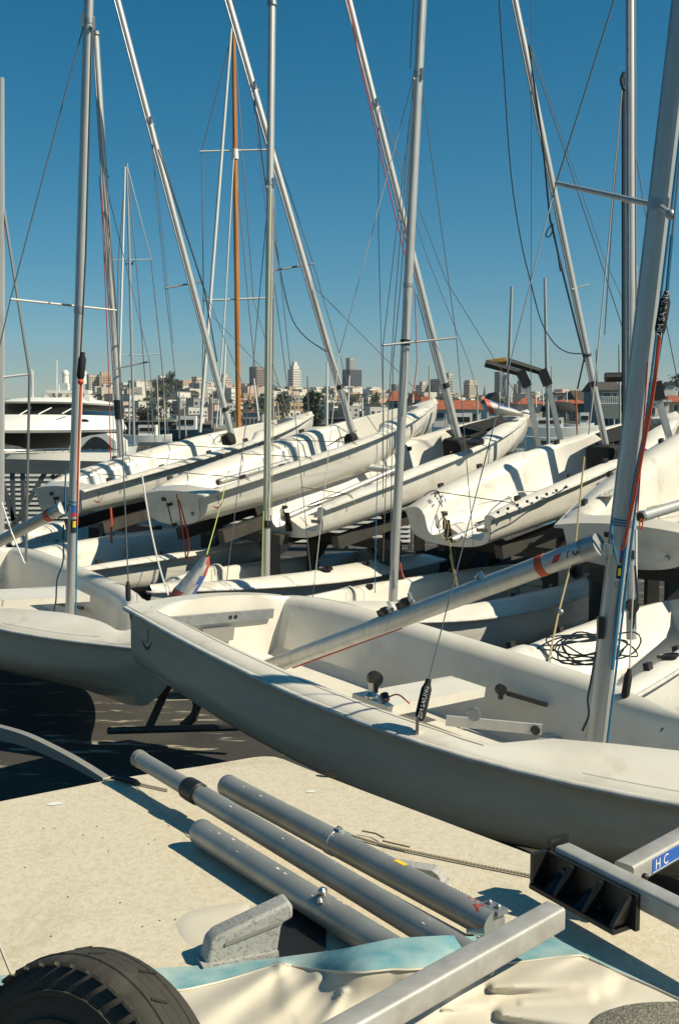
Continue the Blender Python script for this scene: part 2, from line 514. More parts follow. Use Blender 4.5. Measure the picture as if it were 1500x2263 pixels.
def shared(key, fn):
    if key not in MESH:
        MESH[key] = fn()
    return MESH[key]
def link(name, me, parent, loc=None):
    o = bpy.data.objects.new(name, me)
    COL.objects.link(o)
    o.parent = parent
    WM[o.name] = WM[parent.name]
    return o
def under_flange_geo(k):
    xs = stations(k)
    rings = []
    V, Fc = [], []
    for s in (1, -1):
        base = len(V)
        for x in xs:
            y0 = hull_half(k, x)[-1][0]
            z = itab(k['zs'], x)
            V += [Vector((x, s * y0, z - .013)), Vector((x, s * itab(k['b'], x), z - .006))]
        for i in range(len(xs) - 1):
            a = base + 2 * i
            Fc.append((a, a + 1, a + 3, a + 2))
    return V, Fc
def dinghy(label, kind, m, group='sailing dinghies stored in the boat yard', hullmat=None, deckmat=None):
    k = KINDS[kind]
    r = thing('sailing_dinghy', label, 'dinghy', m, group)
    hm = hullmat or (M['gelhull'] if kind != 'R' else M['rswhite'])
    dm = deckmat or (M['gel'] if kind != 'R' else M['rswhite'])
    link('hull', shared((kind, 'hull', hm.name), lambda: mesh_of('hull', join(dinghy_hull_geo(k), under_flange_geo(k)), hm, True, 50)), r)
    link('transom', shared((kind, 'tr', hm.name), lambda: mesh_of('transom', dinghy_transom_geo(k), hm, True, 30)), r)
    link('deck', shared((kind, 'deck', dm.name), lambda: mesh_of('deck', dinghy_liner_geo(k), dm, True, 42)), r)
    link('rub_rail', shared((kind, 'rail'), lambda: mesh_of('rub_rail', tube(sheer_pts(k, .002, -.002), .014, 6), M['rail'], True, 80)), r)
    return r
class Rig:
    """a dinghy's mast, given by two pixels of the photograph and the distances found for this boat"""
    def __init__(self, root, foot, top, Yf, Yt, d, track=True, cap=False, mast_mat=None, flare=1.0):
        self.r, self.foot, self.top, self.Yf, self.Yt, self.d = root, foot, top, Yf, Yt, d
        a, b = at(*foot, Yf), at(*top, Yt)
        self.a, self.b = a, b
        ax = (b - a).normalized()
        fwd = WM[root.name].to_3x3() @ Vector((1, 0, 0))
        self.fwd = (fwd - ax * fwd.dot(ax)).normalized()
        side = ax.cross(self.fwd)
        n = 14
        V = []
        for i, o in enumerate((a, a.lerp(b, .5), b)):
            for j in range(n):
                t = 2 * math.pi * j / n
                V.append(o + self.fwd * (d * .52 * math.cos(t)) + side * (d * .43 * math.sin(t)))
        Fc = [(i * n + j, i * n + (j + 1) % n, (i + 1) * n + (j + 1) % n, (i + 1) * n + j) for i in (0, 1) for j in range(n)]
        Fc += [tuple(range(n)), tuple(range(2 * n, 3 * n))]
        self.m = mk('mast', (V, Fc), mast_mat or M['alu'], root, True, 50, world=True)
        if track:
            off = self.fwd * (-d * .545)
            mk('sail_track', beam(a + off, b + off, d * .22, d * .16, self.fwd), M['aludark'], self.m, world=True)
        if cap:
            mk('mast_cap', tube([b - ax * .01, b + ax * .03], d * .62, 10), M['aludark'], self.m, True, world=True)
        self.side, self.ax = side, ax
    def Y(self, py):
        t = (py - self.foot[1]) / (self.top[1] - self.foot[1])
        return self.Yf + (self.Yt - self.Yf) * t
    def p(self, px, py, dY=0.0):
        return at(px, py, self.Y(py) + dY)
    def on(self, py):
        t = (py - self.foot[1]) / (self.top[1] - self.foot[1])
        # perspective-correct point on the mast axis at picture row py
        lo, hi = 0.0, 1.0
        for _ in range(40):
            mid = (lo + hi) / 2
            q = self.a.lerp(self.b, mid) - Vector((0, 0, CAMZ))
            dep = q.y * _c - q.z * _s
            yy = CY - F * (q.y * _s + q.z * _c) / dep
            if (yy > py):
                lo = mid
            else:
                hi = mid
        return self.a.lerp(self.b, lo)
    def wire(self, pts, r=.0035, m='wire', name='shroud', smooth=0, dY=0.0):
        """pts: (px, py[, extra distance])"""
        P = [self.p(q[0], q[1], (q[2] if len(q) > 2 else 0.0) + dY) for q in pts]
        if smooth:
            P = cat(P, smooth)
        return mk(name, tube(P, r, 5), M[m], self.r, True, 80, world=True)
    def spreader(self, l, rr, r=.011, m='alu', dl=0.0, dr=0.0):
        py = (l[1] + rr[1]) / 2
        a, b = self.p(*l, dl), self.p(*rr, dr)
        return mk('spreader', tube([a, b], [r * .8, r * .8], 8), M[m], self.m, True, world=True)
    def band(self, py, h=.05, grow=1.12, m='aludark', name='fitting'):
        c = self.on(py)
        n = 12
        V = []
        for o in (c - self.ax * h / 2, c + self.ax * h / 2):
            for j in range(n):
                t = 2 * math.pi * j / n
                V.append(o + self.fwd * (self.d * .52 * grow * math.cos(t)) + self.side * (self.d * .43 * grow * math.sin(t)))
        Fc = [(j, (j + 1) % n, n + (j + 1) % n, n + j) for j in range(n)] + [tuple(range(n)), tuple(range(n, 2 * n))]
        return mk(name, (V, Fc), M[m], self.m, True, 50, world=True)
    def hounds(self, py):
        """tangs and shackles where the shrouds meet the mast"""
        c = self.on(py)
        g = [box(0, 0, 0, .02, .02, .09), box(0, 0, 0, .02, .02, .09), sphere((0, 0, 0), .016, 8, 5)]
        o = [self.side * self.d * .52, -self.side * self.d * .52, self.fwd * self.d * .7 - self.ax * .05]
        G = join(*[xf(a, Matrix.Translation(c + b)) for a, b in zip(g, o)])
        mk('shroud_tang', G, M['aludark'], self.m, world=True)
        self.band(py, .035, 1.1)
    def sleeve(self, p, q, r=.016, text=None, name='turnbuckle_cover', facing=None, tsize=.03):
        """black tapered cover round a shroud end"""
        P, Q = self.p(*p), self.p(*q)
        ax = (Q - P)
        pts = [P, P + ax * .16, P + ax * .26, P + ax * .9, Q]
        o = mk(name, tube(pts, [r * .35, r * .55, r, r, r * .7], 10), M['blackfab'], self.r, True, 60, world=True)
        if text:
            mid = P.lerp(Q, .56)
            x = (P - Q).normalized()
            view = (Vector((0, 0, CAMZ)) - mid).normalized()
            z = (view - x * view.dot(x)).normalized()
            y = z.cross(x)
            t = text_geo(text, tsize)
            # wrapped on the round cover
            V = [mid + x * v.x + y * ((r * 1.04) * math.sin(v.y / r)) + z * ((r * 1.04) * math.cos(v.y / r)) for v in t[0]]
            mk('lettering', (V, t[1]), M['inkwhite'], o, world=True)
        return o
def hit(root, px, py, axis, val):
    """world point where the sight line of a pixel meets a plane of the boat's own coordinates"""
    mi = WM[root.name].inverted()
    o = mi @ Vector((0, 0, CAMZ))
    d = mi.to_3x3() @ (at(px, py, 5.0) - Vector((0, 0, CAMZ)))
    t = (val - o[axis]) / d[axis]
    return WM[root.name] @ (o + d * t)
def hatch(root, kind, x, y, r=.085):
    k = KINDS[kind]
    h = liner_half(k, x, 1 if y > 0 else -1)
    zz = None
    for i in range(len(h) - 1):
        if (h[i][0] - abs(y)) * (h[i + 1][0] - abs(y)) <= 0:
            zz = h[i][1] + (h[i + 1][1] - h[i][1]) * (h[i][0] - abs(y)) / (h[i][0] - h[i + 1][0] + 1e-9)
            break
    zz = zz if zz is not None else itab(k['zs'], x)
    g = lathe([(r * 1.12, 0), (r * 1.12, .012), (r, .016), (r * .96, .010), (.01, .008)], 20, Matrix.Translation((x, y, zz + .003)))
    return mk('hatch', g, M['black'], root, True, 40)
def hull_logo(root, kind, side=-1):
    k = KINDS[kind]
    P = []
    for i in range(9):
        t = i / 8
        P.append((.14 + .13 * t, .35 - .05 * math.sin(math.pi * t) + .03 * t))
    def surf(x, z):
        h = hull_half(k, x)
        for i in range(len(h) - 1):
            if (h[i][1] - z) * (h[i + 1][1] - z) <= 0:
                y = h[i][0] + (h[i + 1][0] - h[i][0]) * (z - h[i][1]) / (h[i + 1][1] - h[i][1] + 1e-9)
                return Vector((x, side * (y + .003), z))
        return Vector((x, side * (h[-1][0] + .003), z))
    V, Fc = [], []
    for i, (x, z) in enumerate(P):
        w = .002 + .005 * math.sin(math.pi * i / 8)
        V += [surf(x, z - w), surf(x, z + w)]
        if i:
            n = len(V)
            Fc.append((n - 4, n - 2, n - 1, n - 3))
    mk('hull_logo', (V, Fc), M['inkblack'] if kind == 'H' else M['logored'], root)
    V, Fc = [], []
    for i in range(7):
        t = i / 6
        x, z = .20 + .012 * math.sin(3 * t), .35 + .08 * t
        V += [surf(x, z), surf(x + .006, z)]
        if i:
            n = len(V)
            Fc.append((n - 4, n - 2, n - 1, n - 3))
    mk('hull_logo', (V, Fc), M['inkblack'], root)
def transom_fittings(root, kind, rope=None):
    z = .36
    g = join(box(-.03, 0, .40, .05, .035, .03), box(-.03, 0, .18, .05, .035, .03), tube([(-.05, 0, .14), (-.05, 0, .43)], .007, 6))
    mk('rudder_gudgeon', g, M['black'], root)
    if kind != 'R':
        mk('transom_plate', box(-.012, .12, .45, .012, .07, .04), M['black'], root)
        mk('drain_plug', xf(lathe([(.022, 0), (.022, .012), (.012, .02)], 12), Matrix.Translation((-.004, -.36, .30)) @ Matrix.Rotation(-math.pi / 2, 4, 'Y')), M['aludark'], root, True)
    else:
        g = box(-.016, 0, .24, .02, .075, .20)
        mk('rudder_stock', g, M['black'], root)
        g = join(box(-.009, -.45, .27, .006, .13, .035))
        mk('maker_plate', g, M['inkgrey'], root)
def jam(root, a, b, r, m, name='rope', n=5, world=True):
    return mk(name, tube([a, b] if not isinstance(a, list) else a, r, n), M[m], root, True, 80, world=world)
# ---------------------------------------------------------------- setting: yard, water, far shore
def sheet(pts, m, name, kind='structure'):
    o = mk(name, ([Vector(p) for p in pts], [tuple(range(len(pts)))]), m)
    o['kind'] = kind
    return o
asph = mat('asphalt', (.044, .042, .036), .85, base2=(.020, .019, .017), vscale=1.1, detail=12, bump=.5, bscale=45, lo=.35, hi=.6)
# asphalt with pale dusty streaks and worn paint
t_ = asph.node_tree
pr = t_.nodes['Principled BSDF']
src = pr.inputs['Base Color'].links[0].from_socket
tc = t_.nodes.new('ShaderNodeTexCoord')
mp = t_.nodes.new('ShaderNodeMapping')
mp.inputs['Scale'].default_value = (2.2, 9.0, 1)
mp.inputs['Rotation'].default_value = (0, 0, rad(12))
nz = t_.nodes.new('ShaderNodeTexNoise')
nz.inputs['Scale'].default_value = 1.3
nz.inputs['Detail'].default_value = 9
cr = t_.nodes.new('ShaderNodeValToRGB')
cr.color_ramp.elements[0].position = .60
cr.color_ramp.elements[1].position = .67
mx = t_.nodes.new('ShaderNodeMixRGB')
mx.inputs['Color2'].default_value = (.30, .27, .20, 1)
t_.links.new(tc.outputs['Object'], mp.inputs[0])
t_.links.new(mp.outputs[0], nz.inputs['Vector'])
t_.links.new(nz.outputs[0], cr.inputs[0])
t_.links.new(cr.outputs[0], mx.inputs['Fac'])
t_.links.new(src, mx.inputs['Color1'])
t_.links.new(mx.outputs[0], pr.inputs['Base Color'])
struct('ground', box(4, 6.5, GZ - .6, 64, 29, 1.2), asph)
WZ = -2.6
wat = mat('harbour_water', (.012, .030, .036), .12, bump=.35, bscale=1.2)
sheet([(-900, -60, WZ), (900, -60, WZ), (900, 420, WZ), (-900, 420, WZ)], wat, 'water')
# low shore and the hill the town stands on: one sheet to the horizon
def hill_z(x, y):
    s = max(0, min(1, (y - 420) / 900))
    base = 1.0 + 33 * (s * s * (3 - 2 * s))
    px = x / max(y, 1)
    rise = 1.0 + .22 * math.exp(-((px + .17) / .07) ** 2) - .35 * math.exp(-((px - .12) / .09) ** 2) - .75 * (1 / (1 + math.exp(-(-px - .27) * 40)))
    return base * rise + 2.0 * math.sin(x * .021) * s + 1.5 * math.sin(y * .017 + x * .01) * s
V, Fc = [], []
nx, ny = 60, 34
for j in range(ny):
    y = 405 + (j / (ny - 1)) ** 1.4 * 7500
    for i in range(nx):
        x = (i / (nx - 1) - .5) * (900 + y * 1.5)
        V.append(Vector((x, y, hill_z(x, y) if j else -3)))
for j in range(ny - 1):
    for i in range(nx - 1):
        a = j * nx + i
        Fc.append((a, a + 1, a + nx + 1, a + nx))
struct('hillside', (V, Fc), mat('hill_ground', (.13, .12, .085), .95, base2=(.05, .065, .03), vscale=.02, detail=8), True)

# ---------------------------------------------------------------- town
TW = {}
for nm, c in (('white', (.68, .65, .58)), ('cream', (.62, .56, .46)), ('beige', (.52, .45, .35)), ('grey', (.36, .35, .32)), ('pink', (.55, .40, .32)), ('brown', (.24, .19, .15)), ('dark', (.055, .065, .085)), ('tan', (.52, .37, .23)), ('slate', (.14, .165, .19))):
    TW[nm] = mat('facade_' + nm, c, .8, var=.15, vscale=.15)
winm = mat('far_window', (.05, .055, .06), .3)
roofm = mat('flat_roof', (.30, .28, .25), .9, var=.3, vscale=.3)
tile = mat('clay_tile', (.36, .105, .045), .8, base2=(.22, .06, .03), vscale=1.5, detail=6)
rooftar = mat('dark_shingle', (.075, .07, .058), .9, var=.4, vscale=1.2)
Y_T = 1500.0
def tower(x0, x1, yt, yb, wall, label, steps=(), Y=Y_T, side='grey', win=True, rot=22, ww=.55, fh=3.4, bay=3.6):
    """apartment tower spanning picture columns x0..x1, roof at row yt; stands on the hill"""
    a, b = at(x0, yt, Y), at(x1, yt, Y)
    w = b.x - a.x
    dpt = w * .8
    base = hill_z((a.x + b.x) / 2, Y) - 4
    c = Vector(((a.x + b.x) / 2, Y, base))
    h = a.z - base
    m = Matrix.Translation(c) @ Matrix.Rotation(rad(rot), 4, 'Z')
    r = thing('apartment_tower', label, 'tower', m, 'towers on the skyline')
    ww_ = w / (math.cos(rad(rot)) + .8 * abs(math.sin(rad(rot))))
    dd = ww_ * .8
    mk('wall', box(0, 0, h / 2, ww_, dd, h), TW[wall], r)
    mk('roof', box(0, 0, h + .3, ww_ * 1.03, dd * 1.03, .7), roofm, r)
    if steps:
        for k, (fw, fh_) in enumerate(steps):
            mk('penthouse', box(ww_ * .04 * k, 0, h + .6 + fh_ / 2 + sum(q[1] for q in steps[:k]), ww_ * fw, dd * fw, fh_), TW[wall], r)
    if win:
        G = []
        nf = int(h / fh)
        for fy, nb, ax in ((-1, max(3, int(ww_ / bay)), 0), (1, max(3, int(dd / bay)), 1)):
            L_ = ww_ if ax == 0 else dd
            for f in range(2, nf):
                for k in range(nb):
                    u = (k + .5) / nb * L_ - L_ / 2
                    z = f * fh + 1.2
                    if ax == 0:
                        G.append(box(u, -dd / 2 - .05, z, L_ / nb * ww, .16, fh * .48))
                    else:
                        G.append(box(ww_ / 2 + .05, u, z, .16, L_ / nb * ww, fh * .48))
                        G.append(box(-ww_ / 2 - .05, u, z, .16, L_ / nb * ww, fh * .48))
        o = mk('window', join(*G), winm, r)
        o['kind'] = 'stuff'
    return r
tower(189, 219, 829, 890, 'beige', 'beige apartment tower close behind the motor yacht roof', rot=37)
tower(214, 247, 832, 890, 'tan', 'tan stepped apartment tower right of the beige one behind the yacht', steps=((.6, 6),), rot=28)
tower(281, 317, 863, 905, 'white', 'square white apartment block with rows of small dark windows', rot=30, Y=1100)
tower(324, 346, 855, 885, 'cream', 'cream block at the left end of the dark tree covered hilltop', rot=41)
tower(349, 366, 831, 880, 'white', 'slim pale tower above the dark trees on the hilltop', rot=44)
tower(345, 378, 848, 880, 'beige', 'low wide beige block behind the trees on the hilltop', rot=35)
tower(404, 427, 853, 890, 'grey', 'grey block just left of the boxy grey and beige tower', rot=42)
tower(424, 452, 834, 885, 'beige', 'boxy beige tower left of the varnished wooden mast', rot=46)
tower(453, 472, 860, 890, 'tan', 'squat tan block beneath the leaning white furled sail', rot=38)
tower(468, 494, 850, 890, 'pink', 'pinkish block left of the beige tower by the wooden mast', rot=29)
tower(480, 512, 836, 880, 'beige', 'beige tower with stepped top just left of the wooden mast', steps=((.5, 5),), rot=40)
tower(500, 520, 850, 885, 'pink', 'pink block hard behind the wooden mast', rot=37)
tower(532, 564, 849, 885, 'cream', 'long cream block right of the wooden mast', rot=36)
tower(551, 590, 812, 890, 'brown', 'tall brown tower behind the straight thin mast', rot=47, ww=.7)
tower(636, 665, 818, 890, 'white', 'tall white tower with stepped crown standing alone', steps=((.72, 6), (.4, 5)), rot=43)
tower(668, 690, 858, 885, 'slate', 'slate block right of the tall white tower', rot=37)
tower(713, 730, 864, 892, 'slate', 'small slate block left of the white office block', rot=37)
tower(732, 748, 858, 895, 'dark', 'narrow dark block left of the big dark tower', rot=38)
tower(756, 799, 818, 905, 'dark', 'big dark slab tower darkest on the skyline', rot=38, ww=.5)
tower(764, 784, 792, 880, 'grey', 'grey tower rising behind the big dark slab tower', rot=44, Y=1900)
tower(759, 781, 862, 898, 'white', 'small white office block in front of the big dark tower', rot=35, Y=1200)
tower(809, 822, 860, 895, 'slate', 'small blue grey block right of the big dark tower', rot=36)
tower(822, 838, 859, 895, 'white', 'small white block with dark top windows', rot=36)
tower(842, 862, 862, 895, 'grey', 'grey block behind the rope bundle of the middle mast', rot=38)
tower(864, 884, 850, 895, 'slate', 'slate block just behind the tall middle mast', rot=42)
tower(918, 950, 852, 890, 'beige', 'beige block with square towers right of the middle mast', steps=((.5, 5),), rot=38)
tower(950, 1000, 839, 890, 'grey', 'wide grey hotel block behind the leaning mast', rot=36, ww=.8)
tower(983, 1001, 825, 880, 'beige', 'beige tower peeping above the wide grey hotel', rot=40, Y=1800)
tower(1024, 1054, 846, 890, 'beige', 'beige block with overhanging top floor', steps=((.9, 3),), rot=36)
tower(1092, 1115, 823, 885, 'slate', 'slim glassy tower behind the padded rack arm', rot=43, ww=.8)
tower(1112, 1126, 830, 885, 'white', 'white slab beside the slim glassy tower', rot=37)
tower(1134, 1150, 850, 890, 'pink', 'pink block between the two padded rack arms', rot=38)
tower(1142, 1160, 842, 890, 'slate', 'slate tower right of the pink block', rot=42)
c = at(1070, 884, 1450)
solo('church_spire', join(lathe([(4.5, 0), (4.5, 12), (3.4, 13), (.1, 34)], 8, Matrix.Translation(Vector((c.x, c.y, hill_z(c.x, c.y)))))), TW['slate'], 'thin dark church spire on the skyline', 'spire')
# small houses crowding the hillside: a few models, then copies
random.seed(11)
def house_mesh(nm, wall, kind, w, d, h):
    rm = {'flat': roofm, 'gable': rooftar, 'tile': tile}[kind]
    parts_, mi_ = [], []
    def add(g, i):
        parts_.append(g)
        mi_.extend([i] * len(g[1]))
    add(box(0, 0, h / 2 - 2, w, d, h + 4), 0)
    if kind == 'flat':
        add(box(0, 0, h + .25, w * 1.02, d * 1.02, .5), 1)
    else:
        g = prism([(-w * .53, 0), (w * .53, 0), (0, w * .30)], d * 1.05)
        add(xf(g, Matrix.Translation((0, d * .525, h)) @ Matrix.Rotation(math.pi / 2, 4, 'X')), 1)
    nw = max(2, int(w / 2.6))
    for f in range(max(1, int(h / 3.1))):
        for k in range(nw):
            add(box((k + .5) / nw * w - w / 2, -d / 2 - .04, 1.7 + 3.1 * f, w / nw * .5, .12, 1.5), 2)
        for k in range(2):
            add(box(w / 2 + .04, (k + .5) / 2 * d - d / 2, 1.7 + 3.1 * f, .12, d * .2, 1.5), 2)
    g = join(*parts_)
    me = bpy.data.meshes.new(nm)
    me.from_pydata([tuple(p) for p in g[0]], [], g[1])
    for m_ in (TW[wall], rm, winm):
        me.materials.append(m_)
    me.polygons.foreach_set('material_index', mi_)
    return me
styles = [('white', 'flat', 8, 10, 9), ('cream', 'flat', 9, 10, 7), ('beige', 'gable', 8, 11, 7), ('white', 'gable', 7, 10, 8), ('grey', 'flat', 10, 12, 10), ('pink', 'flat', 8, 10, 9), ('cream', 'tile', 8, 10, 6), ('brown', 'gable', 9, 10, 7), ('white', 'flat', 14, 12, 12), ('tan', 'flat', 12, 12, 11)]
words = {'flat': 'flat roofed', 'gable': 'dark gabled', 'tile': 'red tiled'}
hm_ = [house_mesh('house', *s) for s in styles]
spots = []
for i in range(2600):
    if len(spots) >= 285:
        break
    y = 560 + 900 * random.random() ** 1.15
    px = random.uniform(255, 1010) if random.random() < .86 else random.choice((random.uniform(-20, 30), random.uniform(1000, 1180)))
    x = (px - CX) / F * y
    if any((x - a) ** 2 + (y - b) ** 2 < 11.5 ** 2 for a, b in spots):
        continue
    # keep a tree covered patch on the hilltop clear
    if 330 < px < 405 and y > 950:
        continue
    spots.append((x, y))
for x, y in spots:
    i = random.choices(range(10), (9, 7, 4, 6, 4, 4, 3, 2, 3, 2))[0]
    o = bpy.data.objects.new('hillside_house', hm_[i])
    COL.objects.link(o)
    o.location = (x, y, hill_z(x, y) - .5)
    o.rotation_euler = (0, 0, rad(random.choice((20, 30, 38, 45, 55, -50)) + random.uniform(-6, 6)))
    s_ = random.uniform(.72, 1.0)
    o.scale = (s_, s_, s_ * random.uniform(.8, 1.2))
    st = styles[i]
    size = 'large' if st[2] >= 12 else 'small'
    tag(o, '%s %s %s house crowded among others on the far hillside' % (size, st[0], words[st[1]]), 'house', '%s %s %s houses on the hillside' % (size, st[0], words[st[1]]))

# the rest of the town, too small to tell apart: one mass
rt_ = random.Random(21)
gs = {}
for i in range(1500):
    y = 900 + 1500 * rt_.random()
    px = rt_.uniform(-40, 1250)
    x = (px - CX) / F * y
    if 330 < px < 405 and y < 1350:
        continue
    w, d_, h = rt_.uniform(6, 13), rt_.uniform(7, 13), rt_.uniform(5, 14)
    g = xf(box(0, 0, h / 2 - 2, w, d_, h + 4), Matrix.Translation((x, y, hill_z(x, y))) @ Matrix.Rotation(rad(rt_.choice((25, 35, 45, -50)) + rt_.uniform(-8, 8)), 4, 'Z'))
    gs.setdefault(rt_.choice(('white', 'white', 'cream', 'beige', 'grey', 'pink', 'tan')), []).append(g)
V, Fc, mi_, ms = [], [], [], []
for k_, (nm, gl) in enumerate(gs.items()):
    g = join(*gl)
    o0 = len(V)
    V += g[0]
    Fc += [tuple(i + o0 for i in f) for f in g[1]]
    mi_ += [k_] * len(g[1])
    ms.append(TW[nm])
town = mk('distant_town', (V, Fc), ms)
town['kind'] = 'stuff'
town.data.polygons.foreach_set('material_index', mi_)

# ---------------------------------------------------------------- trees
leafm = [mat('leaf_dark', (.030, .048, .018), .8, var=.5, vscale=.8), mat('leaf_mid', (.060, .085, .028), .8, var=.5, vscale=.8), mat('leaf_olive', (.090, .095, .035), .8, var=.4, vscale=.8)]
bark = mat('bark', (.09, .065, .045), .9, var=.4, vscale=2)
def crown_geo(w, h, n, leaf, seed, lumps=9):
    rnd = random.Random(seed)
    C_ = []
    for i in range(lumps):
        a = rnd.uniform(0, 6.28)
        q = rnd.uniform(.1, .75)
        C_.append((Vector((math.cos(a) * w * .36 * q, math.sin(a) * w * .36 * q, h * rnd.uniform(-.33, .36))), rnd.uniform(.2, .36)))
    V, Fc = [], []
    for i in range(n):
        c, s = rnd.choice(C_)
        d = Vector((rnd.gauss(0, 1), rnd.gauss(0, 1), rnd.gauss(0, 1))).normalized() * (rnd.random() ** .4)
        p = c + Vector((d.x * w * s, d.y * w * s, d.z * h * s * .8))
        e = Vector((rnd.gauss(0, 1), rnd.gauss(0, 1), rnd.gauss(0, .7))).normalized()
        f = e.cross(Vector((rnd.gauss(0, 1), rnd.gauss(0, 1), rnd.gauss(0, 1)))).normalized()
        l = leaf * rnd.uniform(.6, 1.3)
        b = len(V)
        V += [p + e * l, p + f * l * .6, p - e * l, p - f * l * .6]
        Fc.append((b, b + 1, b + 2, b + 3))
    return V, Fc
def tree(px, Y, h, w, label, group, mi=0, n=420, seed=0, name='tree', z=None):
    x = (px - CX) / F * Y
    z = hill_z(x, Y) if z is None else z
    r = thing(name, label, 'tree', Vector((x, Y, z)), group)
    mk('trunk', join(tube([(0, 0, -1), (h * .02, 0, h * .3), (-h * .02, 0, h * .62)], [h * .035, h * .026, h * .012], 7), tube([(0, 0, h * .25), (w * .22, 0, h * .55)], [h * .016, h * .006], 5), tube([(0, 0, h * .3), (-w * .2, w * .1, h * .6)], [h * .015, h * .006], 5)), bark, r, True)
    o = mk('crown', xf(crown_geo(w, h * .78, n, h * .055, seed), Matrix.Translation((0, 0, h * .6))), leafm[mi], r)
    return r
gt = 'dark trees on the hilltop'
for i, (px, Y, h, w) in enumerate(((330, 1180, 12, 14), (342, 1240, 14, 16), (352, 1200, 13, 16), (363, 1230, 15, 18), (374, 1200, 18, 16), (382, 1230, 22, 13), (391, 1190, 15, 14), (400, 1220, 12, 13))):
    tree(px, Y, h, w, 'dark evergreen tree in the clump covering the hilltop', gt, 0, 420, i)
gt = 'scattered trees among the hillside houses'
rt = random.Random(5)
for i in range(42):
    px = rt.choice((rt.uniform(260, 540), rt.uniform(560, 860), rt.uniform(860, 1180)))
    tree(px, rt.uniform(440, 1100), rt.uniform(9, 17), rt.uniform(9, 18), 'green tree standing between houses on the far hillside', gt, rt.choice((0, 0, 1, 2)), 260, 20 + i)
tree(688, 330, 13, 8.5, 'tall olive green tree right of the stubby flagpole', None, 1, 800, 80, z=-1)
tree(700, 300, 8.5, 7, 'dark bushy tree at the foot of the tall olive tree', None, 0, 700, 81, z=-1)
tree(322, 340, 9, 9, 'dark round tree behind the leaning bare masts at left', None, 0, 700, 82, z=-1)
tree(628, 360, 7, 15, 'broad green tree hedge in front of the tall white tower', None, 1, 800, 83, z=-1)
tree(770, 420, 6, 9, 'bright green bush tree below the big dark tower', None, 2, 500, 84, z=0)
tree(4, 700, 17, 30, 'dark tree mass on the point at the far left edge', None, 0, 700, 85)
tree(22, 720, 15, 22, 'dark tree right of the mass at the far left edge', None, 0, 600, 86)
for o in bpy.data.objects:
    if o.get('group') is None and 'group' in o.keys():
        del o['group']

rm_ = random.Random(31)
G = []
for i in range(520):
    y = 600 + 1400 * rm_.random()
    px = rm_.uniform(-60, 1240)
    x = (px - CX) / F * y
    w, h = rm_.uniform(5, 15), rm_.uniform(5, 10)
    G.append(xf(crown_geo(w, h, 34, 1.5, 500 + i, 4), Matrix.Translation((x, y, hill_z(x, y) + h * .45))))
wood = mk('hillside_greenery', join(*G), leafm[0])
wood['kind'] = 'stuff'

# ---------------------------------------------------------------- houses near the marina at right (Y about 150 m)
Yh = 150.0
def P3(px, py, Y=Yh):
    return at(px, py, Y)
def near_house(label, x0, x1, ytop, ybase, wall, roofkind, roofm_, ridge, windows, Y=Yh, depth=9, name='house', wm=None):
    """x0..x1 wall columns, ytop eaves row, ybase foot row, ridge row of the ridge"""
    a, b = P3(x0, ytop, Y), P3(x1, ytop, Y)
    zb = min(P3(x0, ybase, Y).z, -1.0)
    w = b.x - a.x
    h = a.z - zb
    r = thing(name, label, 'house', Vector(((a.x + b.x) / 2, Y, zb)))
    mk('wall', box(0, depth / 2, h / 2, w, depth, h), wall, r)
    rh = P3(x0, ridge, Y).z - a.z
    if roofkind == 'hip':
        e = .5
        V = [Vector(p) for p in ((-w / 2 - e, -e, h), (w / 2 + e, -e, h), (w / 2 + e, depth + e, h), (-w / 2 - e, depth + e, h), (-w / 2 + min(w * .3, 2.5), depth / 2, h + rh), (w / 2 - min(w * .3, 2.5), depth / 2, h + rh))]
        g = V, [(0, 1, 5, 4), (2, 3, 4, 5), (1, 2, 5), (3, 0, 4), (3, 2, 1, 0)]
    elif roofkind == 'gable':      # ridge runs away from the camera
        g = xf(prism([(-w * .55, 0), (w * .55, 0), (0, rh)], depth + 1), Matrix.Translation((0, depth + .5, h)) @ Matrix.Rotation(math.pi / 2, 4, 'X'))
    elif roofkind == 'side':
        g = xf(prism([(-depth * .55, 0), (depth * .55, 0), (0, rh)], w + .8), Matrix.Translation((-w / 2 - .4, depth / 2, h)) @ Matrix.Rotation(math.pi / 2, 4, 'Z') @ Matrix.Rotation(math.pi / 2, 4, 'X'))
    else:
        g = join(box(0, depth / 2, h + rh / 2, w + .5, depth + .5, max(.3, rh)))
    mk('roof', g, roofm_, r)
    for (wx0, wx1, wy0, wy1) in windows:
        p, q = P3(wx0, wy0, Y), P3(wx1, wy1, Y)
        cx = (p.x + q.x) / 2 - (a.x + b.x) / 2
        cz = (p.z + q.z) / 2 - zb
        f = mk('window', join(box(cx, -.03, cz, abs(q.x - p.x) + .14, .1, abs(p.z - q.z) + .14)), wm or M['white'], r)
        mk('pane', box(cx, -.07, cz, abs(q.x - p.x), .06, abs(p.z - q.z)), winm, f)
    return r
gg = mat('greenish_stucco', (.16, .18, .16), .8, var=.2, vscale=.6)
tq = mat('teal_grey_stucco', (.20, .245, .24), .8, var=.15, vscale=.6)
near_house('white gabled boat shed wall under the long red tiled roof', 958, 1062, 905, 955, TW['white'], 'side', tile, 883, [(965, 980, 912, 925), (1008, 1022, 910, 930), (1040, 1052, 915, 945)])
near_house('reddish tiled house top just left of the middle mast', 862, 892, 886, 930, TW['beige'], 'hip', tile, 862, [(870, 880, 892, 902)], Y=230)
near_house('house with orange gable right of the middle mast', 904, 930, 884, 930, TW['beige'], 'gable', tile, 864, [(912, 922, 890, 900)], Y=220)
near_house('white house with a hipped tile roof by the orange gable', 926, 958, 888, 930, TW['white'], 'hip', tile, 874, [(936, 946, 894, 904)], Y=240)
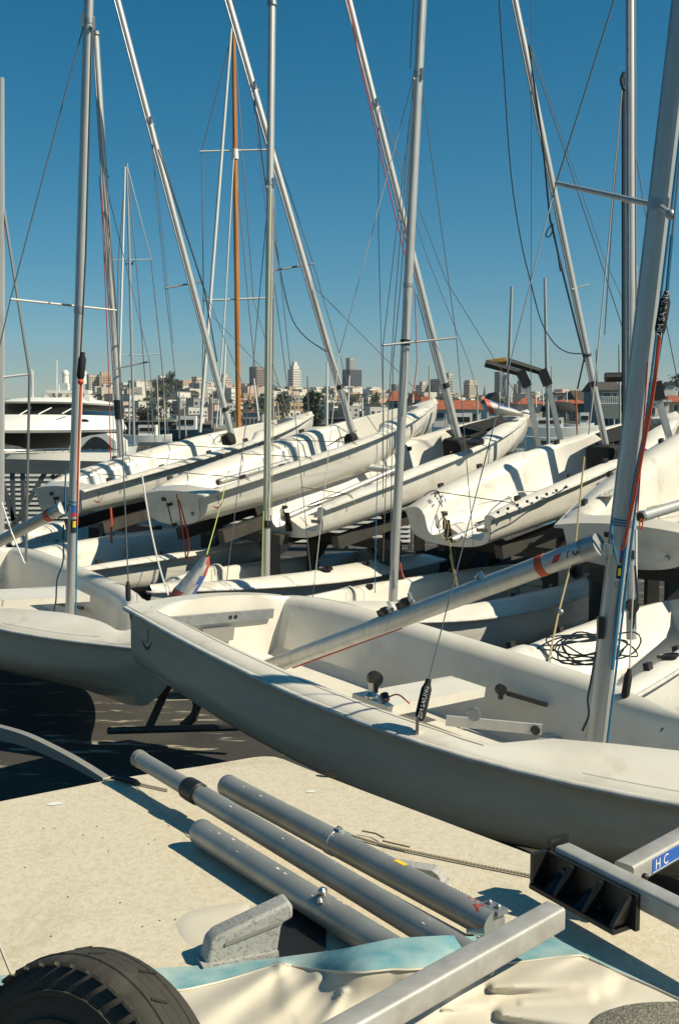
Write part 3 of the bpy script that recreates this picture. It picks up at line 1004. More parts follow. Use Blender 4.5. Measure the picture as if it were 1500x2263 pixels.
near_house('dark shingled tower house behind the rolled striped jib', 1076, 1112, 890, 950, TW['white'], 'gable', rooftar, 866, [(1084, 1100, 900, 915)], Y=180)
near_house('cream house with a red roof behind the padded rack posts', 1146, 1206, 893, 955, TW['cream'], 'hip', tile, 878, [(1160, 1175, 905, 920)], Y=190)
near_house('flat white house with a glazed upper storey and deck', 1226, 1292, 872, 955, TW['white'], 'flat', rooftar, 868, [(1232, 1244, 876, 886), (1250, 1262, 876, 886), (1268, 1284, 876, 886)], Y=200)
near_house('dark house with a tiled porch roof behind the leaning mast', 1222, 1318, 892, 962, gg, 'hip', tile, 882, [(1235, 1250, 905, 925), (1262, 1275, 905, 925), (1290, 1304, 900, 920)], Y=165)
near_house('dark brown gabled house behind the leaning right mast', 1276, 1330, 884, 950, TW['brown'], 'side', rooftar, 861, [(1290, 1302, 890, 902)], Y=175)
near_house('teal grey house with a white balcony and dark roof', 1322, 1372, 862, 962, tq, 'side', rooftar, 841, [(1332, 1348, 868, 880), (1353, 1362, 868, 880), (1330, 1342, 925, 940)])
b_ = P3(1346, 884, 148.9)
solo('balcony', join(box(b_.x, b_.y, b_.z - .5, 2.8, 1.0, .12), *[box(b_.x - 1.35 + .27 * i, b_.y - .45, b_.z, .07, .07, .9) for i in range(11)], box(b_.x, b_.y - .45, b_.z + .45, 2.8, .09, .09)), M['white'], 'white railed balcony on the teal grey house', 'balcony')
near_house('white gabled house behind the tall nearest mast', 1368, 1416, 862, 962, TW['white'], 'gable', rooftar, 848, [(1374, 1378, 868, 880), (1374, 1378, 895, 905), (1400, 1410, 880, 895)])
near_house('white stucco house with a cornice at the far right', 1414, 1478, 888, 962, TW['white'], 'flat', TW['white'], 884, [(1462, 1468, 890, 920), (1430, 1446, 900, 915)], Y=140)
near_house('white upper storey with flat roof at far right behind', 1440, 1492, 850, 900, TW['white'], 'flat', rooftar, 848, [(1456, 1470, 848 + 4, 860)], Y=185)
near_house('tan house with red tiles cut by the right edge', 1480, 1530, 888, 960, TW['tan'], 'hip', tile, 872, [(1488, 1496, 895, 910)], Y=160)
tree(1494, 260, 6, 9, 'dark tree on the ridge at the far right edge', None, 0, 500, 90, z=9)
tree(1060, 260, 7, 22, 'low olive tree mass behind the long red tiled roof', None, 2, 600, 91, z=1)
tree(1262, 330, 5, 6, 'dark round tree on the skyline above the flat white house', None, 0, 500, 92, z=7)
for o in bpy.data.objects:
    if o.get('group') is None and 'group' in o.keys():
        del o['group']

# ---------------------------------------------------------------- shore sheds and moored things at left
def shed(label, x0, x1, yt, yb, Y, m, name='shed', depth=8, roof=None, cat='shed'):
    a, b = at(x0, yt, Y), at(x1, yt, Y)
    zb = min(at(x0, yb, Y).z, a.z - 1)
    h = a.z - zb
    r = thing(name, label, cat, Vector(((a.x + b.x) / 2, Y, zb)))
    mk('wall', box(0, depth / 2, h / 2, b.x - a.x, depth, h), m, r)
    mk('roof', box(0, depth / 2, h + .1, b.x - a.x + .6, depth + .6, .25), roof or roofm, r)
    G = [box((b.x - a.x) * (k / 5 - .4), -.03, h * .5, (b.x - a.x) * .08, .1, h * .3) for k in range(5)]
    mk('window', join(*G), winm, r)
    return r
shed('long low cream pier shed behind the bare masts', 380, 442, 918, 950, 260, TW['cream'])
shed('dark green pier building low behind the yacht stern', 250, 384, 932, 965, 230, mat('dark_green_wall', (.03, .045, .04), .7, var=.4, vscale=.4))
shed('cream ferry cabin left of the wooden mast', 472, 500, 910, 948, 200, TW['cream'])
shed('pale grey warehouse just right of the wooden mast', 536, 580, 912, 950, 240, TW['grey'])
shed('long low dark pier along the far water edge', 720, 830, 925, 938, 330, mat('pier_dark', (.05, .045, .04), .9, var=.4, vscale=.5))
shed('rust red pier sheds below the tall tree', 640, 780, 938, 955, 300, mat('rust_shed', (.22, .09, .05), .9, base2=(.30, .24, .18), vscale=.35))
shed('dark quay buildings low in front of the varnished mast foot', 384, 472, 938, 965, 225, mat('quay_dark', (.045, .05, .04), .9, base2=(.12, .09, .05), vscale=.5))

# ---------------------------------------------------------------- motor yacht (Y about 28 m)
Yy = 28.0
def yz(py):
    return at(0, py, Yy).z
def yx(px):
    return at(px, 950, Yy).x
yacht = thing('motor_yacht', 'big white motor yacht with wrap round black windows and radar domes', 'yacht', Vector((yx(120), Yy, WZ)))
def ring(x0, x1, py, d, y0=0.0, p=2.6, n=28, bow=.5):
    """rounded plan outline between two picture columns, front face towards the camera"""
    sc_ = (Yy + y0 + d) / Yy
    a, b = yx(x0) * sc_, yx(x1) * sc_
    cx, w = (a + b) / 2, (b - a) / 2
    out = []
    zr = at(0, py, Yy + y0).z
    for i in range(n):
        t = 2 * math.pi * i / n
        c, s = math.cos(t), math.sin(t)
        out.append(Vector((cx + w * math.copysign(abs(c) ** (2 / p), c), Yy + y0 + d + d * math.copysign(abs(s) ** (2 / p), s), zr)))
    return out
mk('hull', join(loft([ring(-160, 240, 1210, 6, 1.5), ring(-175, 262, 1060, 7, .5), ring(-180, 272, 1003, 7.5, 0)])), M['white'], yacht, True, 40, world=True)
mk('gunwale_rail', tube([p + Vector((0, -.03, .03)) for p in ring(-180, 272, 1000, 7.5, 0)] , .045, 6), M['steel'], yacht, True, world=True)
mk('foredeck', loft([ring(-170, 262, 1003, 7, .6), ring(-150, 250, 990, 6, 1.4), ring(-120, 245, 975, 5.6, 1.9)]), M['white'], yacht, True, 50, world=True)
mk('saloon_window', loft([ring(-140, 232, 992, 5, 1.6, 3.2), ring(-120, 205, 952, 4.6, 2.4, 3.2)]), M['glass'], yacht, True, 40, world=True)
mk('deckhouse', loft([ring(-150, 250, 957, 5.6, .7), ring(-130, 256, 951, 5.6, .7), ring(-40, 250, 935, 5.2, 1.4), ring(15, 244, 916, 4.6, 2.2)]), M['white'], yacht, True, 50, world=True)
mk('windscreen', loft([ring(30, 238, 917, 4.2, 2.5, 3.2), ring(62, 226, 889, 3.6, 3.4, 3.2)]), M['glass'], yacht, True, 40, world=True)
mk('roof', loft([ring(52, 240, 891, 4.2, 2.7), ring(50, 242, 887, 4.3, 2.6), ring(66, 232, 881, 4.0, 3.0), ring(90, 210, 878, 3, 3.6)]), M['white'], yacht, True, 50, world=True)
# lower sweep and arched side window
q = [(152, 990)] + [(180 + 70 * (i / 12), 993 - 27 * math.sin(math.pi * (i / 12) ** .85)) for i in range(13)] + [(252, 993)]
V = [at(x, y, Yy + .35) for x, y in [(150, 1000), (158, 975), (200, 962), (235, 958), (256, 975), (258, 1000)]]
V2 = [p + Vector((0, 1.6, 0)) for p in V]
mk('side_sweep', (V + V2, [tuple(range(6)), tuple(range(6, 12))[::-1]] + [(i, (i + 1) % 6, 6 + (i + 1) % 6, 6 + i) for i in range(6)]), M['white'], yacht, world=True)
V = [at(180 + 70 * (i / 14), 992 - 27 * math.sin(math.pi * (i / 14) ** .9), Yy + .32) for i in range(15)]
V2 = [p + Vector((0, .1, 0)) for p in V]
mk('side_window', (V + V2, [tuple(range(15)), tuple(range(15, 30))[::-1]] + [(i, (i + 1) % 15, 15 + (i + 1) % 15, 15 + i) for i in range(15)]), M['glassb'], yacht, world=True)
mk('radar_arch', join(beam(at(108, 866, Yy + 5), at(200, 866, Yy + 5), .5, .10), beam(at(118, 879, Yy + 5), at(112, 868, Yy + 5), .3, .12), box(at(170, 872, Yy + 5).x, Yy + 5, yz(873), .9, .5, .16)), M['white'], yacht, world=True)
for (px, py, r_) in ((145, 826, .115), (184, 826, .12), (151, 852, .055), (133, 872, .07)):
    c = at(px, py, Yy + 5)
    mk('radar_dome', join(sphere(c, r_, 14, 9, 1.05), tube([c - Vector((0, 0, r_ * 2.6)), c - Vector((0, 0, r_ * .6))], r_ * .9, 12)), M['white'], yacht, True, 60, world=True)
c = at(150, 866, Yy + 5)
mk('mast_post', tube([c, c + Vector((0, 0, .28))], .05, 8), M['white'], yacht, True, world=True)
for (px, y0, y1) in ((73, 818, 880), (126, 796, 872), (131, 850, 866)):
    mk('antenna', tube([at(px, y0, Yy + 4.5), at(px, y1, Yy + 4.5)], .02, 6), M['white'], yacht, True, world=True)
for (a_, b_) in (((42, 918), (70, 901)), ((86, 915), (114, 901)), ((138, 914), (166, 899))):
    mk('wiper', tube([at(*a_, Yy + 2.4), at(*b_, Yy + 2.9)], .018, 5), M['white'], yacht, world=True)
mk('bow_light', join(box(at(187, 929, Yy + 1.2).x, at(187, 929, Yy + 1.2).y, yz(929), .12, .1, .08), box(at(193, 930, Yy + 1.2).x, Yy + 1.2, yz(930), .07, .1, .06)), M['black'], yacht, world=True)
for i in range(12):
    p = at(40 + 20 * i, 999, Yy - .05)
    mk('stanchion', tube([p, p + Vector((0, 0, .10))], .012, 5), M['steel'], yacht, world=True)
mk('rail_wire', tube([at(30, 993, Yy - .05), at(262, 993, Yy - .05)], .010, 5), M['steel'], yacht, world=True)

# ---------------------------------------------------------------- gangway and slatted fence (Y 16..18)
gw = thing('gangway', 'grey steel gangway with diagonal braces in front of the motor yacht', 'gangway', Vector((-5.5, 16, GZ)))
def gbeam(p, q, w, h, nm='beam', Y=16.0):
    mk(nm, beam(at(*p, Y), at(*q, Y), w, h), M['gang'], gw, world=True)
gbeam((-40, 1017), (330, 1027), .10, .06, 'handrail')
gbeam((-40, 1032), (330, 1043), .12, .15, 'side_beam')
for px in (28, 51, 195, 208, 250):
    gbeam((px, 1042), (px + 3, 1165), .06, .06, 'post')
for (p, q) in (((0, 1050), (32, 1150)), ((100, 1045), (36, 1155)), ((150, 1050), (96, 1120)), ((115, 1050), (160, 1110)), ((215, 1050), (180, 1150))):
    gbeam(p, q, .07, .06, 'brace')
gbeam((-40, 1163), (330, 1176), .10, .10, 'bottom_chord')
fence = thing('slatted_fence', 'long white slatted fence behind the boat racks', 'fence', Vector((0, 17.6, GZ)))
x0_, x1_ = -7.5, 1.2
sl_me = mesh_of('slat', box(0, 0, 0, x1_ - x0_, .03, .060), M['slat'])
for i in range(16):
    o = link('slat', sl_me, fence)
    o.location = ((x0_ + x1_) / 2, 0, .18 + .080 * i)
    o.rotation_euler = (rad(-18), 0, 0)
po_me = mesh_of('post', box(0, 0, .75, .07, .06, 1.5), M['gang'])
for i in range(9):
    o = link('post', po_me, fence)
    o.location = (x0_ + (x1_ - x0_) * i / 8, .06, 0)
mk('backing', box((x0_ + x1_) / 2, .10, .78, x1_ - x0_, .02, 1.36), mat('fence_back', (.10, .10, .09), .9), fence)

# ---------------------------------------------------------------- masts of boats lying beyond the yard
def far_mast(label, x0, y0, x1, y1, Y, wpx, m, spreaders=(), wires=(), group=None, name='sailboat_mast', finial=False):
    a, b = at(x1, y1, Y), at(x0, y0, Y)
    r = thing(name, label, 'mast', a, group)
    rr = wpx / 2 / F * Y
    mk('pole', tube([a, a.lerp(b, .6), b], [rr, rr, rr * .72], 8), m, r, True, world=True)
    for (p, q) in spreaders:
        mk('spreader', tube([at(*p, Y), at(*q, Y)], rr * .35, 6), M['inkwhite'], r, world=True)
    for w in wires:
        mk('stay', tube([at(*p, Y) for p in w], max(.012, .7 / F * Y), 4), M['wire'], r, world=True)
    if finial:
        mk('wind_vane', join(box(b.x, b.y, b.z + .1, .3, .05, .05), box(b.x, b.y, b.z + .05, .08, .08, .2), tube([b, b + Vector((.2, 0, .25))], .02, 4)), M['black'], r)
    return r
gm = 'thin bare masts in the harbour beyond'
far_mast('bare mast topped by a wind vane between the two left masts', 281, 362, 297, 985, 24, 6, M['alu'], (((250, 575), (336, 573)), ((262, 786), (358, 782))), (((279, 365), (262, 575), (258, 900)), ((281, 365), (334, 573), (356, 782), (372, 960)), ((281, 368), (300, 560), (330, 960))), finial=True)
far_mast('forestay with white furled sail beside the wind vane mast', 277, 368, 262, 905, 23.6, 5, M['inkwhite'])
w_ = far_mast('tall varnished wooden mast with white spreaders', 516, 48, 527, 945, 26, 11.5, M['gold'], (((442, 335), (590, 331)), ((448, 664), (606, 658))), (((517, 60), (446, 335), (450, 664), (446, 950)), ((517, 60), (590, 331), (604, 660), (600, 950)), ((519, 335), (548, 660), (575, 930)), ((517, 70), (560, 660), (640, 930))))
mk('mast_collar', tube([at(519, 330, 26), at(519.6, 352, 26)], .085, 10), M['white'], w_, True, world=True)
mk('halyard', tube([at(516, 350, 25.8), at(496, 700, 25.8), at(478, 945, 25.8)], .018, 5), M['inkwhite'], w_, True, world=True)
far_mast('white furled sail slanting down beside the wooden mast', 512, 58, 442, 955, 25.5, 7, M['white'], name='furled_sail')
MASTW = ['left of the leaning second white pole, short of the big dark tower', 'just left of the small white office block', 'over the yacht pilothouse roof, nearest the radar domes on the left', 'at the far left edge beside the yacht bow', 'left of the hilltop trees, darkest of three there', 'in front of the slim pale hilltop tower', 'right of the slim pale hilltop tower', 'dark, at the right end of the hilltop trees', 'pale, right of the hilltop trees', 'in front of the square white apartment block', 'before the boxy beige tower', 'short, before the squat tan block', 'short, before the cream ferry cabin', 'tall, close left of the wooden mast', 'before the tall brown tower', 'thin, right of the straight thin dinghy mast', 'very short, by the broad green hedge tree', 'dark, right of the tall white tower', 'short, in front of the big dark tower foot', 'short, by the orange gable', 'tall, over the white hipped house', 'before the block with overhanging top floor', 'by the dark shingled tower house', 'short, over the red roof behind the rack posts', 'short, right of the one over the red roof', 'over the flat white house with the deck', 'very short, before the teal grey house', 'tall, right of the leaning right mast', 'dark, by the dark brown gabled house', 'tall, hidden by the vertical mast at right', 'between the two short white pole masts', 'behind the foot of the long red tiled roof wall', 'low, beside the second upper boat bow', 'low, between the second and third upper boat bows']
def mast_label(i, x, mt, h):
    return ('thin white mast ' if mt == 'white' else 'thin bare mast ') + MASTW[i]
for i, (x0, y0, x1, y1, w, mt) in enumerate(((723, 800, 722, 960, 5, 'white'), (772, 830, 766, 960, 4, 'white'), (70, 815, 75, 905, 3, 'white'), (14, 900, 24, 950, 5, 'white'), (335, 858, 338, 960, 3, 'wire'), (347, 830, 352, 960, 3, 'wirelt'), (361, 828, 366, 975, 3, 'wirelt'), (396, 858, 397, 970, 4, 'wire'), (405, 872, 412, 968, 3, 'wirelt'), (287, 845, 286, 960, 4, 'wirelt'), (446, 848, 444, 945, 3, 'wirelt'), (470, 862, 468, 945, 3, 'wirelt'), (488, 872, 486, 940, 4, 'white'), (499, 755, 490, 940, 5, 'white'), (561, 836, 572, 930, 4, 'white'), (604, 862, 605, 930, 3, 'wirelt'), (614, 890, 616, 930, 3, 'wirelt'), (679, 832, 682, 930, 3, 'wire'), (800, 878, 801, 925, 4, 'white'), (912, 860, 912, 890, 4, 'white'), (948, 808, 948, 960, 4, 'wirelt'), (1054, 850, 1054, 955, 4, 'wirelt'), (1103, 866, 1106, 960, 3, 'white'), (1182, 862, 1184, 900, 3, 'white'), (1198, 858, 1200, 900, 3, 'white'), (1252, 862, 1250, 910, 3, 'white'), (1356, 925, 1356, 955, 3, 'white'), (1367, 762, 1369, 950, 5, 'wirelt'), (1316, 772, 1320, 900, 3, 'wire'), (1406, 588, 1409, 900, 6, 'alu'), (1218, 810, 1219, 900, 3, 'wirelt'), (995, 880, 1010, 960, 4, 'white'), (950, 905, 953, 1010, 3, 'wirelt'), (985, 915, 983, 985, 3, 'wirelt'))):
    far_mast(mast_label(i, x0, mt, y1 - y0), x0, y0, x1, y1, 34 + (i * 7) % 22, w, M[mt], group=gm)
far_mast('short white pole mast left of the padded arms', 1130, 633, 1118, 1000, 20, 8, M['alu'])
far_mast('short white pole mast right of the padded arms', 1203, 614, 1211, 1000, 19, 8, M['alu'])
far_mast('orange wooden mast of a small boat behind the right racks', 1271, 862, 1275, 968, 30, 4, mat('orange_mast', (.45, .14, .04), .6))
far_mast('dinghy mast cut by the left edge of the picture', 4, 172, 2, 1190, 9.0, 17, M['alu'], (((-30, 838), (66, 827)),), (((6, 440), (66, 827), (58, 1240)),))

# small craft in the marina at right
def small_boat(label, x0, x1, ytop, ybot, Y, hullm, cabin=None, dodger=None, name='moored_boat', stripe=None):
    a, b = at(x0, ytop, Y), at(x1, ytop, Y)
    z0 = at(x0, ybot, Y).z
    L = b.x - a.x
    r = thing(name, label, 'boat', Vector(((a.x + b.x) / 2, Y, z0)))
    h = a.z - z0
    rings = []
    for i in range(12):
        t = i / 11
        w = .16 * L * math.sin(math.pi * (.18 + .80 * t)) ** .7
        x = -L / 2 + L * t
        sh = h * (1 + .12 * (2 * t - 1) ** 2)
        rings.append([Vector((x + .08 * L * (1 if t < .5 else -1) * 0, -w, sh)), Vector((x, -w * .85, h * .35)), Vector((x, 0, 0)), Vector((x, w * .85, h * .35)), Vector((x, w, sh)), Vector((x, 0, sh * 1.02))])
    mk('hull', loft(rings), hullm, r, True, 35)
    if stripe:
        mk('stripe', box(0, -.16 * L, h * .75, L * .7, .04, h * .2), stripe, r)
    if cabin:
        mk('cabin', join(box(cabin[0] * L, 0, h + cabin[2] / 2, cabin[1] * L, .2 * L, cabin[2])), M['white'], r)
        mk('cabin_window', box(cabin[0] * L, -.1 * L - .02, h + cabin[2] * .55, cabin[1] * L * .8, .03, cabin[2] * .35), M['glass'], r)
    if dodger:
        mk('dodger', lathe([(.02, 1), (.6, .9), (1, .45), (1.05, 0)], 14, Matrix.Translation((dodger[0] * L, 0, h + dodger[3])) @ Matrix.Diagonal((dodger[1] * L, .12 * L, dodger[2], 1))), M['blackfab'], r, True)
    return r
small_boat('white sailboat with a black dodger behind the padded rack posts', 1130, 1330, 945, 990, 36, M['white'], (-.1, .3, .35), (.02, .2, .35, .55))
small_boat('white boat with a dark sheer stripe under the padded rack posts', 1160, 1300, 968, 1005, 30, M['white'], None, None, stripe=M['black'])
small_boat('white speedboat with raised stern beside the orange mast', 1236, 1312, 938, 962, 44, M['white'], (.2, .25, .5))
small_boat('white cruiser far back beneath the long red tiled roof', 950, 1080, 945, 975, 50, M['white'], (.0, .4, .7))
small_boat('small white sailboat far behind the left bare masts', 250, 380, 962, 985, 60, M['white'], (.1, .3, .6))
small_boat('dark blue hulled boat far behind the left bare masts', 330, 470, 950, 975, 75, mat('navy_hull', (.02, .04, .06), .3), (.1, .3, 1.0))
small_boat('white launch moored left of the tall tree', 560, 720, 945, 968, 70, M['white'], (.1, .3, .7))
# a parked car on the far quay
def car(px, py, Y, m, label):
    c = at(px, py, Y)
    r = thing('parked_car', label, 'car', Vector((c.x, Y, c.z)))
    body = [(-2.1, .35), (2.1, .35), (2.15, .75), (1.3, .9), (-2.1, .95)]
    g = xf(prism(body, 1.7), Matrix.Translation((0, .85, 0)) @ Matrix.Rotation(math.pi / 2, 4, 'X'))
    mk('body', g, m, r)
    mk('cabin', xf(prism([(-1.8, .93), (.9, .9), (.3, 1.42), (-1.4, 1.45)], 1.5), Matrix.Translation((0, .75, 0)) @ Matrix.Rotation(math.pi / 2, 4, 'X')), M['glass'], r)
    for x in (-1.3, 1.35):
        for y in (-.82, .82):
            mk('wheel', xf(lathe([(.33, -.1), (.33, .1)], 14), Matrix.Translation((x, y, .33)) @ Matrix.Rotation(math.pi / 2, 4, 'X')), M['tyre'], r, True)
    return r
car(322, 986, 90, mat('car_silver', (.45, .46, .47), .35, metal=.4), 'silver parked car on the quay beyond the left masts')
for o in bpy.data.objects:
    if o.get('group') is None and 'group' in o.keys():
        del o['group']
# ---------------------------------------------------------------- the dinghies themselves
G_UP, G_LOW = 'dinghies on the upper tier of the racks', 'dinghies on the lower tier'
# --- the big dinghy in front
hero = dinghy('nearest white dinghy with open cockpit, boom lowered into it, and tall grey mast at right', 'H', pose((-.85, 6.21, .238), -43.5, -5.8, -4.0), 'dinghies parked on dollies in front', M['gelshade'])
hk = KH
R_hero = Rig(hero, (1316, 1640), (1512, -14), 4.30, 4.17, .078)
# --- left dinghy
left = dinghy('white dinghy at the left edge with its bow tucked behind the nearest dinghy', 'H', pose((-3.65, 9.685, .121), -52.2, -4.4, -2.8), 'dinghies parked on dollies in front', M['gelshade'])
R_left = Rig(left, (154, 1375), (199, -70), 7.55, 7.40, .074)
# --- upper tier
U1 = dinghy('upper rack dinghy farthest left, stern below the motor yacht, mast leaning left', 'A', pose((-3.246, 12.28, .546), 44.5, 10.9, -2.0), G_UP)
R_U1 = Rig(U1, (515, 972), (244, -60), 14.0, 13.5, .085)
U2 = dinghy('upper rack dinghy second from the left, with red lines hanging from its grey transom', 'A', pose((-1.681, 10.928, .581), 42.1, 12.6, -2.6), G_UP)
R_U2 = Rig(U2, (784, 972), (487, -60), 12.6, 12.1, .084)
U3 = dinghy('upper rack dinghy with wavy open transom and a striped jib rolled on its bow', 'R', pose((-.492, 10.922, .547), 40.4, 10.3, -.6), G_UP)
R_U3 = Rig(U3, (1017, 985), (755, -60), 12.6, 12.1, .085)
U4 = dinghy('upper rack dinghy with wavy transom and a spar end poking out over its stern', 'R', pose((1.108, 10.244, .532), 39.2, 10.0, 0), G_UP)
R_U4 = Rig(U4, (1341, 1000), (1124, -60), 11.9, 11.4, .080)
U5 = dinghy('upper rack dinghy cut by the right edge, its grey transom behind the tall near mast', 'A', pose((2.33, 8.382, .474), 49.9, 13.3, .9), G_UP)
# --- lower tier and ground
L0 = dinghy('low dinghy behind the left dinghy, with a white mast step block and its own mast', 'A', pose((-4.75, 12.5, -.22), 48, 1.0, 0), G_LOW)
R_L0 = Rig(L0, (281, 1212), (212, 76), 13.9, 13.8, .085, cap=True)
L1 = dinghy('low dinghy under the racks at left, its sunlit side crossed by mast shadows', 'A', pose((-3.06, 10.12, -.08), 53, 0, 0), G_LOW)
L2 = dinghy('low dinghy behind the nearest transom, with a round black hatch beside its mast', 'A', pose((.75, 12.45, -.26), -125, 0, 0), G_LOW)
R_L2 = Rig(L2, (588, 1290), (601, 10), 10.25, 10.5, .078, cap=True)
L3 = dinghy('low dinghy with white foredeck behind the boom, its long dark side in deep shade', 'H', pose((2.37, 10.75, -.24), -136.5, 0, -3), G_LOW)
R_L3 = Rig(L3, (867, 1330), (934, -40), 9.0, 8.9, .080)
L4 = dinghy('low dinghy at right with a rounded white stern tank and tangled dark rope', 'R', pose((.66, 5.42, -.29), 50.5, 0, -11), G_LOW)
R_L4 = Rig(L4, (1394, 1412), (1392, -60), 7.2, 7.5, .080)

L6 = dinghy('added low dinghy in shade-dark colours under the upper boat with a poking spar', 'R', pose((1.05, 11.75, -.26), 40, 1, 0), G_LOW, mat('hull_shade_dark', (.07, .075, .075), .4, var=.4, vscale=3), mat('deck_shade_dark', (.045, .045, .04), .85, var=.5, vscale=4))  # boat added to darken the gap, shade put into its hull and deck colours
for b, k in ((U1, 'A'), (U2, 'A'), (U3, 'R'), (U4, 'R'), (U5, 'A'), (L4, 'R')):
    transom_fittings(b, k)
for b in (U1, U2, hero):
    hull_logo(b, 'H' if b is hero else 'A')
def hatch_at(root, px, py, z, r=.10):
    p = WM[root.name].inverted() @ hit(root, px, py, 2, z)
    g = lathe([(r * 1.12, -.03), (r * 1.12, .006), (r, .010), (r * .96, .002), (.01, .0)], 20, Matrix.Translation((p.x, p.y, z)) @ Matrix.Rotation(rad(8), 4, 'X'))
    return mk('hatch', g, M['black'], root, True, 40)
hatch_at(U3, 1047, 974, .705)
hatch_at(U4, 1400, 962, .705)
hatch(L4, 'R', 1.42, -.66, .062)
hatch(L2, 'A', 2.42, .60, .075)
def stern_print(root):
    """small black lettering on the stern end of the port tank"""
    k = KR
    def s_(x, y):
        h = liner_half(k, x, 1)
        for q in range(len(h) - 1):
            if (h[q][0] - y) * (h[q + 1][0] - y) <= 0:
                return Vector((x, y, h[q][1] + (h[q + 1][1] - h[q][1]) * (h[q][0] - y) / (h[q][0] - h[q + 1][0] + 1e-9)))
        return Vector((x, y, h[0][1]))
    def wrap(g, x0, y0):
        out = []
        for v in g[0]:
            p = s_(x0 + v.y, y0 - v.x)
            n = (s_(x0 + v.y + .01, y0 - v.x) - p).cross(s_(x0 + v.y, y0 - v.x + .01) - p).normalized()
            out.append(p + n * .003)
        return out, g[1]
    mk('lettering', wrap(text_geo('RS', .135), .26, .37), M['inkblack'], root)
    G = ([Vector((x, y, 0)) for y in (-.02, .02) for x in (-.06, -.03, 0, .03, .06)], [(i, i + 1, i + 6, i + 5) for i in range(4)])
    mk('maker_plate', wrap(G, .14, .33), M['inkgrey'], root)
stern_print(U3)
stern_print(U4)

# ---------------------------------------------------------------- rigging, boat by boat
# hero
mk('halyard', tube([R_hero.on(y) + R_hero.side * .0 + Vector((.035, -.045, 0)) for y in (1640, 1200, 700, -20)], .005, 6), M['blue'], hero, True, world=True)
R_hero.wire([(1359, -10), (1228, 405)], .004, 'wire', 'shroud', dY=.55)
def hw(pts, r, m, name, Y0, Y1):
    n = len(pts) - 1
    P = [at(p[0], p[1], Y0 + (Y1 - Y0) * i / n) for i, p in enumerate(pts)]
    return mk(name, tube(P, r, 6), M[m], hero, True, 80, world=True)
sh = hit(hero, 920, 1618, 2, .50)
Ysp = 4.75
P = [at(1228, 405, Ysp), at(1138, 750, Ysp - .05), at(1062, 1050, Ysp - .12), at(948, 1497, sh.y + .03)]
mk('shroud', tube([P[0], P[3]], .0026, 6), M['wire'], hero, True, world=True)
mk('spreader', tube([at(1228, 405, Ysp), R_hero.on(456), at(1480, 472, 4.0)], [.010, .013, .010], 8), M['alu'], R_hero.m, True, world=True)
R_hero.band(452, .045, 1.12, 'aludark', 'spreader_bracket')
mk('spreader_tip', sphere(at(1480, 474, 4.0), .02, 8, 5), M['aludark'], R_hero.m, True, world=True)
# shroud cover on the near side deck
def cover(root, A_, B_, r, text=None, ts=.03, name='turnbuckle_cover'):
    ax = B_ - A_
    pts = [A_, A_ + ax * .12, A_ + ax * .25, A_ + ax * .88, B_]
    o = mk(name, tube(pts, [r * .5, r * .62, r, r, r * .75], 12), M['blackfab'], root, True, 60, world=True)
    if text:
        mid = A_.lerp(B_, .55)
        x = (A_ - B_).normalized()
        view = (Vector((0, 0, CAMZ)) - mid).normalized()
        z = (view - x * view.dot(x)).normalized()
        y = z.cross(x)
        t = text_geo(text, ts)
        R_ = r * 1.06
        V = [mid + x * v.x + y * (R_ * math.sin(v.y / R_)) + z * (R_ * math.cos(v.y / R_)) for v in t[0]]
        mk('lettering', (V, t[1]), M['inkwhite'], o, world=True)
    return o
cover(hero, at(947, 1500, sh.y + .03), at(926, 1592, sh.y + .01), .022, 'ZIM SAILING', .024)
g = join(box(0, 0, 0, .012, .03, .09), sphere((0, 0, -.05), .014, 8, 5))
mk('chainplate', xf(g, basis(at(921, 1606, sh.y), (1, 0, 0), (0, 1, 0))), M['steel'], hero, world=True)
# far shroud and its cover
fs = hit(hero, 1380, 1552, 2, .52)
mk('shroud', tube([at(1398, 1300, fs.y + .1), at(1390, 1478, fs.y)], .004, 6), M['wirelt'], hero, True, world=True)
cover(hero, at(1390, 1478, fs.y), at(1379, 1545, fs.y), .020)
# forestay cover and lines to the right of the mast
Yf = 3.75
mk('forestay', tube([at(1520, 160, Yf + .1), at(1472, 646, Yf)], .004, 6), M['wire'], hero, True, world=True)
cover(hero, at(1472, 644, Yf), at(1456, 738, Yf), .020, 'ZIM SAILING', .030)
mk('forestay_lashing', tube(cat([at(1457, 733, Yf), at(1441, 870, Yf + .05), at(1405, 1070, Yf + .3), at(1376, 1215, R_hero.on(1215).y - .05)], 5), .0075, 6), M['orange'], hero, True, world=True)
mk('control_line', tube(cat([at(1484, 520, Yf), at(1466, 700, Yf + .02), at(1435, 900, Yf + .2), at(1398, 1080, Yf + .4), at(1372, 1290, R_hero.on(1290).y - .05), at(1352, 1480, R_hero.on(1480).y - .06)], 5), .007, 6), M['blue'], hero, True, world=True)
mk('control_line', tube(cat([at(1352, 1150, 4.18), at(1350, 1180, 4.17), at(1357, 1215, 4.16), at(1363, 1245, 4.16)], 5), .005, 6), M['blue'], hero, True, world=True)
for yy in (1148, 1154, 1160):
    R_hero.band(yy, .006, 1.10, 'blue', 'rope_wrap')
mk('control_line', tube(cat([at(1316, 1440, 4.15), at(1306, 1500, 4.15), at(1298, 1545, 4.2), at(1300, 1580, 4.22), at(1286, 1615, 4.25)], 5), .005, 6), M['navyrope'], hero, True, world=True)
mk('control_line', tube([at(1430, 800, 4.1), at(1408, 1130, 4.15)], .003, 5), M['red'], hero, True, world=True)
